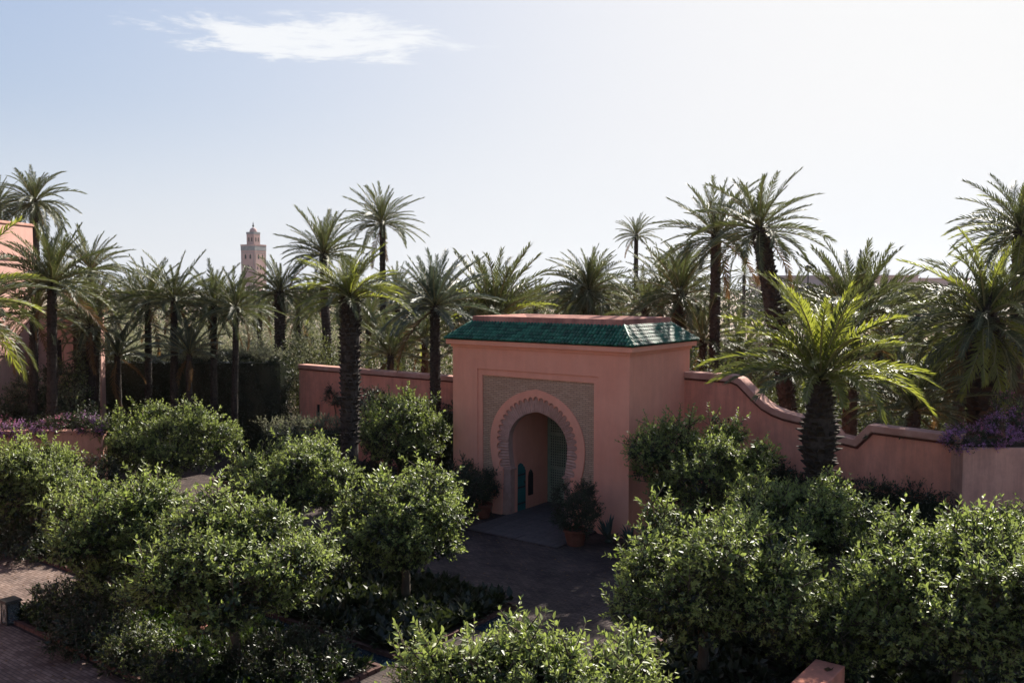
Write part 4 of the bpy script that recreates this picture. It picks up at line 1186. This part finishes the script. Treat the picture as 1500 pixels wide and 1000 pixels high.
citrus(1032, 692, 30.0, 5.1, 3.7, 'dark round citrus tree against the right side of the gatehouse', 208, 420, 0, zc=2.85)
citrus(1170, 770, 24.5, 4.0, 2.3, 'citrus tree below the near bright palm', 209, 340, 4, zc=2.6)
citrus(1030, 868, 20.3, 4.5, 3.0, 'broad citrus tree right of the court with green fruit', 210, 430, 26, zc=2.4)
citrus(1215, 890, 20.6, 3.3, 2.2, 'citrus tree in the middle of the right foreground mass', 211, 260, 24, zc=1.35)
citrus(1405, 870, 19.0, 4.7, 3.0, 'large citrus tree filling the bottom right corner', 212, 460, 22, zc=2.4)
citrus(1480, 800, 22.5, 4.2, 2.6, 'citrus tree under the pale planter wall at the right edge', 213, 300, 0, zc=2.15)
citrus(780, 990, 14.4, 2.7, 1.7, 'nearest small citrus tree at the bottom centre', 214, 190, 3, zc=2.5)
citrus(640, 1010, 14.6, 1.6, 1.3, 'small leafy citrus crown at the bottom edge left of the nearest tree', 215, 80, 0, zc=2.3)
citrus(905, 1010, 15.5, 1.8, 1.2, 'small leafy citrus crown at the bottom edge right of the nearest tree', 216, 90, 0, zc=2.0)

G2 = 'low shrubs under the trees'
def shrub(px, py, depth, w, h, label, seed, n=120, meshes=None, core='hedge', group=G2, zc=None, name='garden_shrub', ss=.9, flat=None):
    return citrus(px, py, depth, w, h, label, seed, n, 0, ss, group, zc if zc is not None else h * .5, name, 'shrub', meshes or SP_SHRUB, core, flat)
shrub(110, 880, 24.2, 2.6, 1.3, 'sunlit low shrub right of the iron lantern', 301, 110)
shrub(130, 925, 22.2, 2.6, 1.2, 'dark low shrub beside the brick kerb of the left path', 302, 110, SP_DARK)
shrub(190, 950, 21.2, 1.9, 1.0, 'silvery lit shrub left of the clay jars', 303, 90)
shrub(255, 985, 19.8, 2.0, 1.0, 'leafy shrub below the clay jars', 304, 90)
shrub(380, 965, 20.6, 2.2, .9, 'shaded shrub at the foot of the largest citrus tree', 305, 90, SP_DARK)
shrub(460, 975, 20.8, 2.4, 1.0, 'shaded shrub at the corner of the front bed', 306, 100, SP_DARK)
shrub(300, 745, 30.5, 2.6, 1.6, 'dull yellowish shrub between the two left citrus rows', 307, 90)
shrub(30, 815, 30.2, 3.6, .8, 'low hedge shrub along the far side of the lit left path', 308, 110, SP_DARK)
shrub(520, 800, 27.5, 2.4, 1.2, 'small shrub left of the round citrus tree', 309, 90)
shrub(60, 570, 42.5, 4.6, 4.9, 'big dark shrub below the pink building', 310, 300, SP_DARK, zc=2.9, group='shrubs by the pink building', ss=1.2)
shrub(104, 548, 43.3, 1.9, 4.6, 'yellowish sunlit shrub between the slim palm trunks', 311, 170, SP_SHRUB, 'olive', zc=3.6, group='shrubs by the pink building', ss=1.1)
shrub(15, 590, 40.5, 3.5, 3.2, 'dark leafy shrub at the left edge above the bougainvillea', 312, 170, SP_DARK, zc=2.2, group='shrubs by the pink building', ss=1.1)
shrub(140, 700, 34.2, 2.2, 1.9, 'dark shrub before the right end of the low bougainvillea wall', 318, 90, SP_DARK, zc=1.6)
shrub(675, 735, 33.2, 1.6, 2.2, 'dark shrub by the left corner of the gate front', 313, 90, SP_DARK, zc=1.3, group='shrubs by the gate')
shrub(545, 588, 42.6, 2.0, 1.6, 'round brownish shrub against the left wall', 314, 70, SP_DARK, 'olive', zc=3.4, group='shrubs by the gate')
shrub(1000, 800, 27.0, 2.6, 1.6, 'dark shrub under the tree by the gatehouse side', 315, 90, SP_DARK)
shrub(1130, 690, 32.0, 2.4, 2.2, 'dark shrub where the right wall swoops down', 316, 90, SP_DARK, zc=1.8)
# thin climber on the left wall
tcl = empty('wall_climber', loc(-15.75, 4.25), ANG); tag(tcl, 'thin bare-stemmed climber against the left wall beside the slot window', 'climber')
m = MB(); m.tube([(0, 0, 0), (.05, -.02, 1.2), (-.06, -.03, 2.4), (-.25, -.03, 3.1)], [.05, .04, .03, .02], 6); m.build('stem', M['bark'], tcl, True)
make_crown(tcl, [(-.3, -.1, 3.2, .6, .2, .45), (.15, -.1, 3.0, .35, .2, .3)], 24, SP_DARK, .8, 120, .11, M['olive'], 317)

# bougainvillea
def boug(name, lobes, loc_, label, seed, n, pink=.15, mix=None):
    t = empty(name, loc_); tag(t, label, 'bougainvillea', 'bougainvillea along the walls')
    m = MB(); m.tube([(lobes[0][0], lobes[0][1], 0), (lobes[0][0] + .1, lobes[0][1], lobes[0][2] * .6), tuple(lobes[0][:3])], [.06, .05, .03], 6); m.build('stem', M['bark'], t, True)
    make_crown(t, lobes, n, mix or (SP_BOUG * 2 + SP_PINK * 2 + SP_DARK[:1]), .75, n * 7, .08, M['hedge'], seed, up=.2)
pz = pw.location
boug('bougainvillea', [(.5, .3, 4.25, 1.1, .6, .45), (1.7, .5, 4.45, 1.0, .6, .55), (-.1, .0, 4.1, .55, .4, .35), (2.8, .5, 4.3, .9, .6, .4)], (pz.x, pz.y, 0), 'purple bougainvillea spilling over the pale wall block at the right edge', 401, 190)
boug('bougainvillea', [(2.6, .7, 5.0, .7, .6, .6), (3.3, .7, 4.7, .7, .6, .5)], (pz.x - .6, pz.y + .4, 0), 'pink-tipped leafy bougainvillea shoots at the far right edge', 402, 60, mix=SP_PINK + SP_SHRUB)
lz = lwl.location
boug('bougainvillea', [(.6, .1, 3.2, 1.2, .6, .4), (1.7, .0, 3.1, 1.0, .5, .35)], (lz.x, lz.y, 0), 'bright purple bougainvillea mound at the left edge of the low wall', 403, 110)
boug('bougainvillea', [(3.6, .2, 3.45, 1.3, .5, .45), (4.5, .1, 3.3, .7, .5, .4), (2.6, .2, 3.3, .8, .4, .3)], (lz.x, lz.y, 0), 'dark purple bougainvillea hanging over the right end of the low wall', 404, 120, mix=SP_DARK * 2 + SP_BOUG + SP_PINK)

# ------------------------------------------------------------------ ground cover
def cover(name, label, x0, x1, y0, y1, n, size, mt, seed, hmax=.45, strap=True):
    rng = np.random.default_rng(seed)
    nc = n // 14
    cx_ = rng.uniform(x0, x1, nc); cy2 = rng.uniform(y0, y1, nc)
    P = np.repeat(np.stack([cx_, cy2, np.full(nc, .06)], 1), 14, 0)
    N_ = len(P)
    P[:, :2] += rng.normal(0, .05, (N_, 2)); P[:, 2] += rng.uniform(0, hmax * .5, N_)
    D = rng.normal(0, .7, (N_, 3)); D[:, 2] = rng.uniform(.35, 1.1, N_)
    V, T, _ = leaves(P, D, np.tile((0, 0, 1.), (N_, 1)) + rng.normal(0, .3, (N_, 3)), size * rng.uniform(.6, 1.2, N_), True)
    o = bpy.data.objects.new(name, tri_mesh(name, V, T, M[mt])); link(o); o.location = loc(0, 0); o.rotation_euler = (0, 0, ANG)
    tag(o, label, None, None, 'stuff')
cover('ground_cover', 'dark strap-leaved ground cover in the bed before the gate', -.1, 4.95, -12.4, -8.05, 9000, .36, 'hedge', 501)
cover('ground_cover', 'leafy ground cover in the front left bed', -5.1, 4.95, -16.9, -13.3, 14000, .26, 'citrus', 502)
cover('ground_cover', 'dark ground cover under the right citrus trees', 9.7, 17.3, -12.4, -2.7, 12000, .3, 'hedge', 503)
cover('ground_cover', 'dark ground cover in the far left bed beyond the lit path', -15.8, -5.8, -13.7, -9.2, 9000, .28, 'hedge', 504)
cover('ground_cover', 'dark ground cover in the bed left of the one before the gate', -5.2, -.7, -12.4, -6.7, 7000, .28, 'hedge', 506)
cover('ground_cover', 'dark ground cover along the foot of the left wall', -16, -5, -3.1, 3.4, 9000, .3, 'hedge', 505)

rngl = np.random.default_rng(77)
nl_ = 2600
PL = np.stack([rngl.uniform(-14, 16, nl_), rngl.uniform(-19, 0, nl_), rngl.uniform(.016, .03, nl_)], 1)
V, T, _ = leaves(PL, np.concatenate([rngl.normal(0, 1, (nl_, 2)), rngl.normal(0, .12, (nl_, 1))], 1), np.tile((0, 0, 1.), (nl_, 1)) + rngl.normal(0, .15, (nl_, 3)), rngl.uniform(.05, .13, nl_), True)
lt0 = bpy.data.objects.new('leaf_litter', tri_mesh('leaf_litter', V, T, M['dead'])); link(lt0)
lt0.location = loc(0, 0); lt0.rotation_euler = (0, 0, ANG); tag(lt0, 'dry fallen leaves scattered over the courtyard paving', None, None, 'stuff')

# ------------------------------------------------------------------ pots by the gate
def pot_plant(x, y, r, hp_, cw, ch, label, seed, n=110, meshes=None, zc=None):
    t = empty('potted_shrub', loc(x, y)); tag(t, label, 'potted plant', 'potted plants by the gate')
    m = MB(); m.lathe([(r * .68, .012), (r * .72, .03), (r * .95, hp_ * .75), (r * 1.0, hp_ * .86), (r * 1.1, hp_ * .87), (r * 1.1, hp_), (r * .95, hp_), (r * .92, hp_ - .05)], 24)
    m.build('pot', M['terracotta'], t, True)
    z = zc or hp_ + ch * .45
    m = MB(); m.tube([(0, 0, hp_ - .1), (.02, 0, hp_ + .3), (0, 0, z)], [.04, .035, .02], 6); m.build('stem', M['bark'], t, True)
    make_crown(t, lumpy(np.random.default_rng(seed), cw, ch, z, 6), n, meshes or SP_DARK, .7, n * 8, .09, M['hedge'], seed + 1)
pot_plant(3.0, -1.75, .40, .58, 2.2, 1.9, 'round dark shrub in a terracotta pot right of the arch', 601, 230, zc=1.15)
pot_plant(-1.95, -.75, .36, .55, 1.5, 1.5, 'dark shrub in a red clay pot left of the arch', 602, 120)
pot_plant(-2.9, -.95, .36, .5, 1.5, 1.9, 'spiky taller potted shrub left of the clay-potted one', 603, 120)
# agaves at the gate corner
def agave(x, y, r, label, seed):
    rng = np.random.default_rng(seed)
    t = empty('agave', loc(x, y)); tag(t, label, 'agave', 'agaves by the gate corner')
    ab = MB(); ab.lathe([(.12, .0), (.14, .06), (.08, .16), (.02, .2)], 10); ab.build('heart', M['bluedate'], t, True)
    lf = MB(); lf.add([(0, -.05, 0), (0, .05, 0), (.45, -.075, .10), (.45, .075, .10), (.8, -.04, .14), (.8, .04, .14), (1.05, 0, .10), (.45, 0, .05)], [(0, 1, 3, 7), (0, 7, 2), (2, 7, 4), (7, 3, 5), (7, 5, 4), (4, 5, 6)])
    me = lf.mesh('leaf', M['bluedate'])
    for i in range(26):
        el = R(12 + 62 * ((i * .618) % 1))
        inst('leaf', me, t, (0, 0, .07), (0, -el, i * 2.4), r * rng.uniform(.8, 1.1))
agave(3.75, -.75, .85, 'grey-blue agave at the right foot of the gate front', 611)
agave(4.7, -.9, .75, 'grey-blue agave round the corner of the gatehouse', 612)

# ------------------------------------------------------------------ lantern and jars
p = gp(16, 912)
lt_ = empty('garden_lantern', (p.x, p.y, 0), ANG); tag(lt_, 'black iron box lantern on the ground at the left edge', 'lantern')
m = MB(); m.box(-.19, .19, -.19, .19, .0, .05); m.build('base', M['iron'], lt_, bevel=.01)
for sx in (-1, 1):
    for sy in (-1, 1):
        m = MB(); m.box(sx * .165 - .015, sx * .165 + .015, sy * .165 - .015, sy * .165 + .015, .05, .60); m.build('post', M['iron'], lt_)
for k in range(4):
    m = MB(); m.box(-.148, .148, -.003, .003, .055, .595); pn = m.build('pane', M['glass'], lt_, loc=(math.sin(k * math.pi / 2) * .165, -math.cos(k * math.pi / 2) * .165, 0), rz=k * math.pi / 2)
    m = MB(); m.tube([(-.145, -.008, .07), (.145, -.008, .58)], [.005, .005], 4); m.tube([(.145, -.012, .07), (-.145, -.012, .58)], [.005, .005], 4); m.build('crossbar', M['iron'], pn)
m = MB(); m.add([(-.23, -.23, .60), (.23, -.23, .60), (.23, .23, .60), (-.23, .23, .60), (-.20, -.20, .66), (.20, -.20, .66), (.20, .20, .66), (-.20, .20, .66)], [(0, 3, 2, 1), (4, 5, 6, 7), (0, 1, 5, 4), (1, 2, 6, 5), (2, 3, 7, 6), (3, 0, 4, 7)]); m.build('lid', M['iron'], lt_)
m = MB(); m.lathe([(.045, .055), (.045, .25), (.01, .27)], 12); m.build('candle', M['plaster_pale'], lt_, True)
def jar(px, py, tilt, az, s, label):
    p = gp(px, py)
    m = MB(); m.lathe([(.09, 0), (.17, .08), (.20, .2), (.17, .33), (.10, .40), (.085, .44), (.12, .47), (.10, .47), (.07, .43)], 18)
    o = m.build('clay_jar', M['terracotta'], None, True)
    o.location = (p.x, p.y, .22 * s + .05); o.rotation_euler = (tilt, 0, az); o.scale = (s, s, s)
    tag(o, label, 'jar', 'clay jars lying in the front bed')
jar(297, 948, R(75), R(200), 1.0, 'upper of two clay jars lying under the largest citrus tree')
jar(243, 978, R(80), R(120), .85, 'lower of two clay jars lying among the front shrubs')

# ------------------------------------------------------------------ haze
hzm = bpy.data.materials.new('haze_air'); hzm.use_nodes = True
ht = hzm.node_tree
for n in list(ht.nodes):
    if n.type != 'OUTPUT_MATERIAL': ht.nodes.remove(n)
pvn = ht.nodes.new('ShaderNodeVolumePrincipled')
pvn.inputs['Color'].default_value = (0.93, 0.95, 1.0, 1)
pvn.inputs['Density'].default_value = HAZE
pvn.inputs['Anisotropy'].default_value = 0.35
ht.links.new(pvn.outputs[0], [n for n in ht.nodes if n.type == 'OUTPUT_MATERIAL'][0].inputs['Volume'])
hb = MB(); hb.box(-1560, 1560, -260, 1560, -1.02, 62)
tag(hb.build('haze', hzm), 'thin pale haze filling the air over the whole place', kind='stuff')
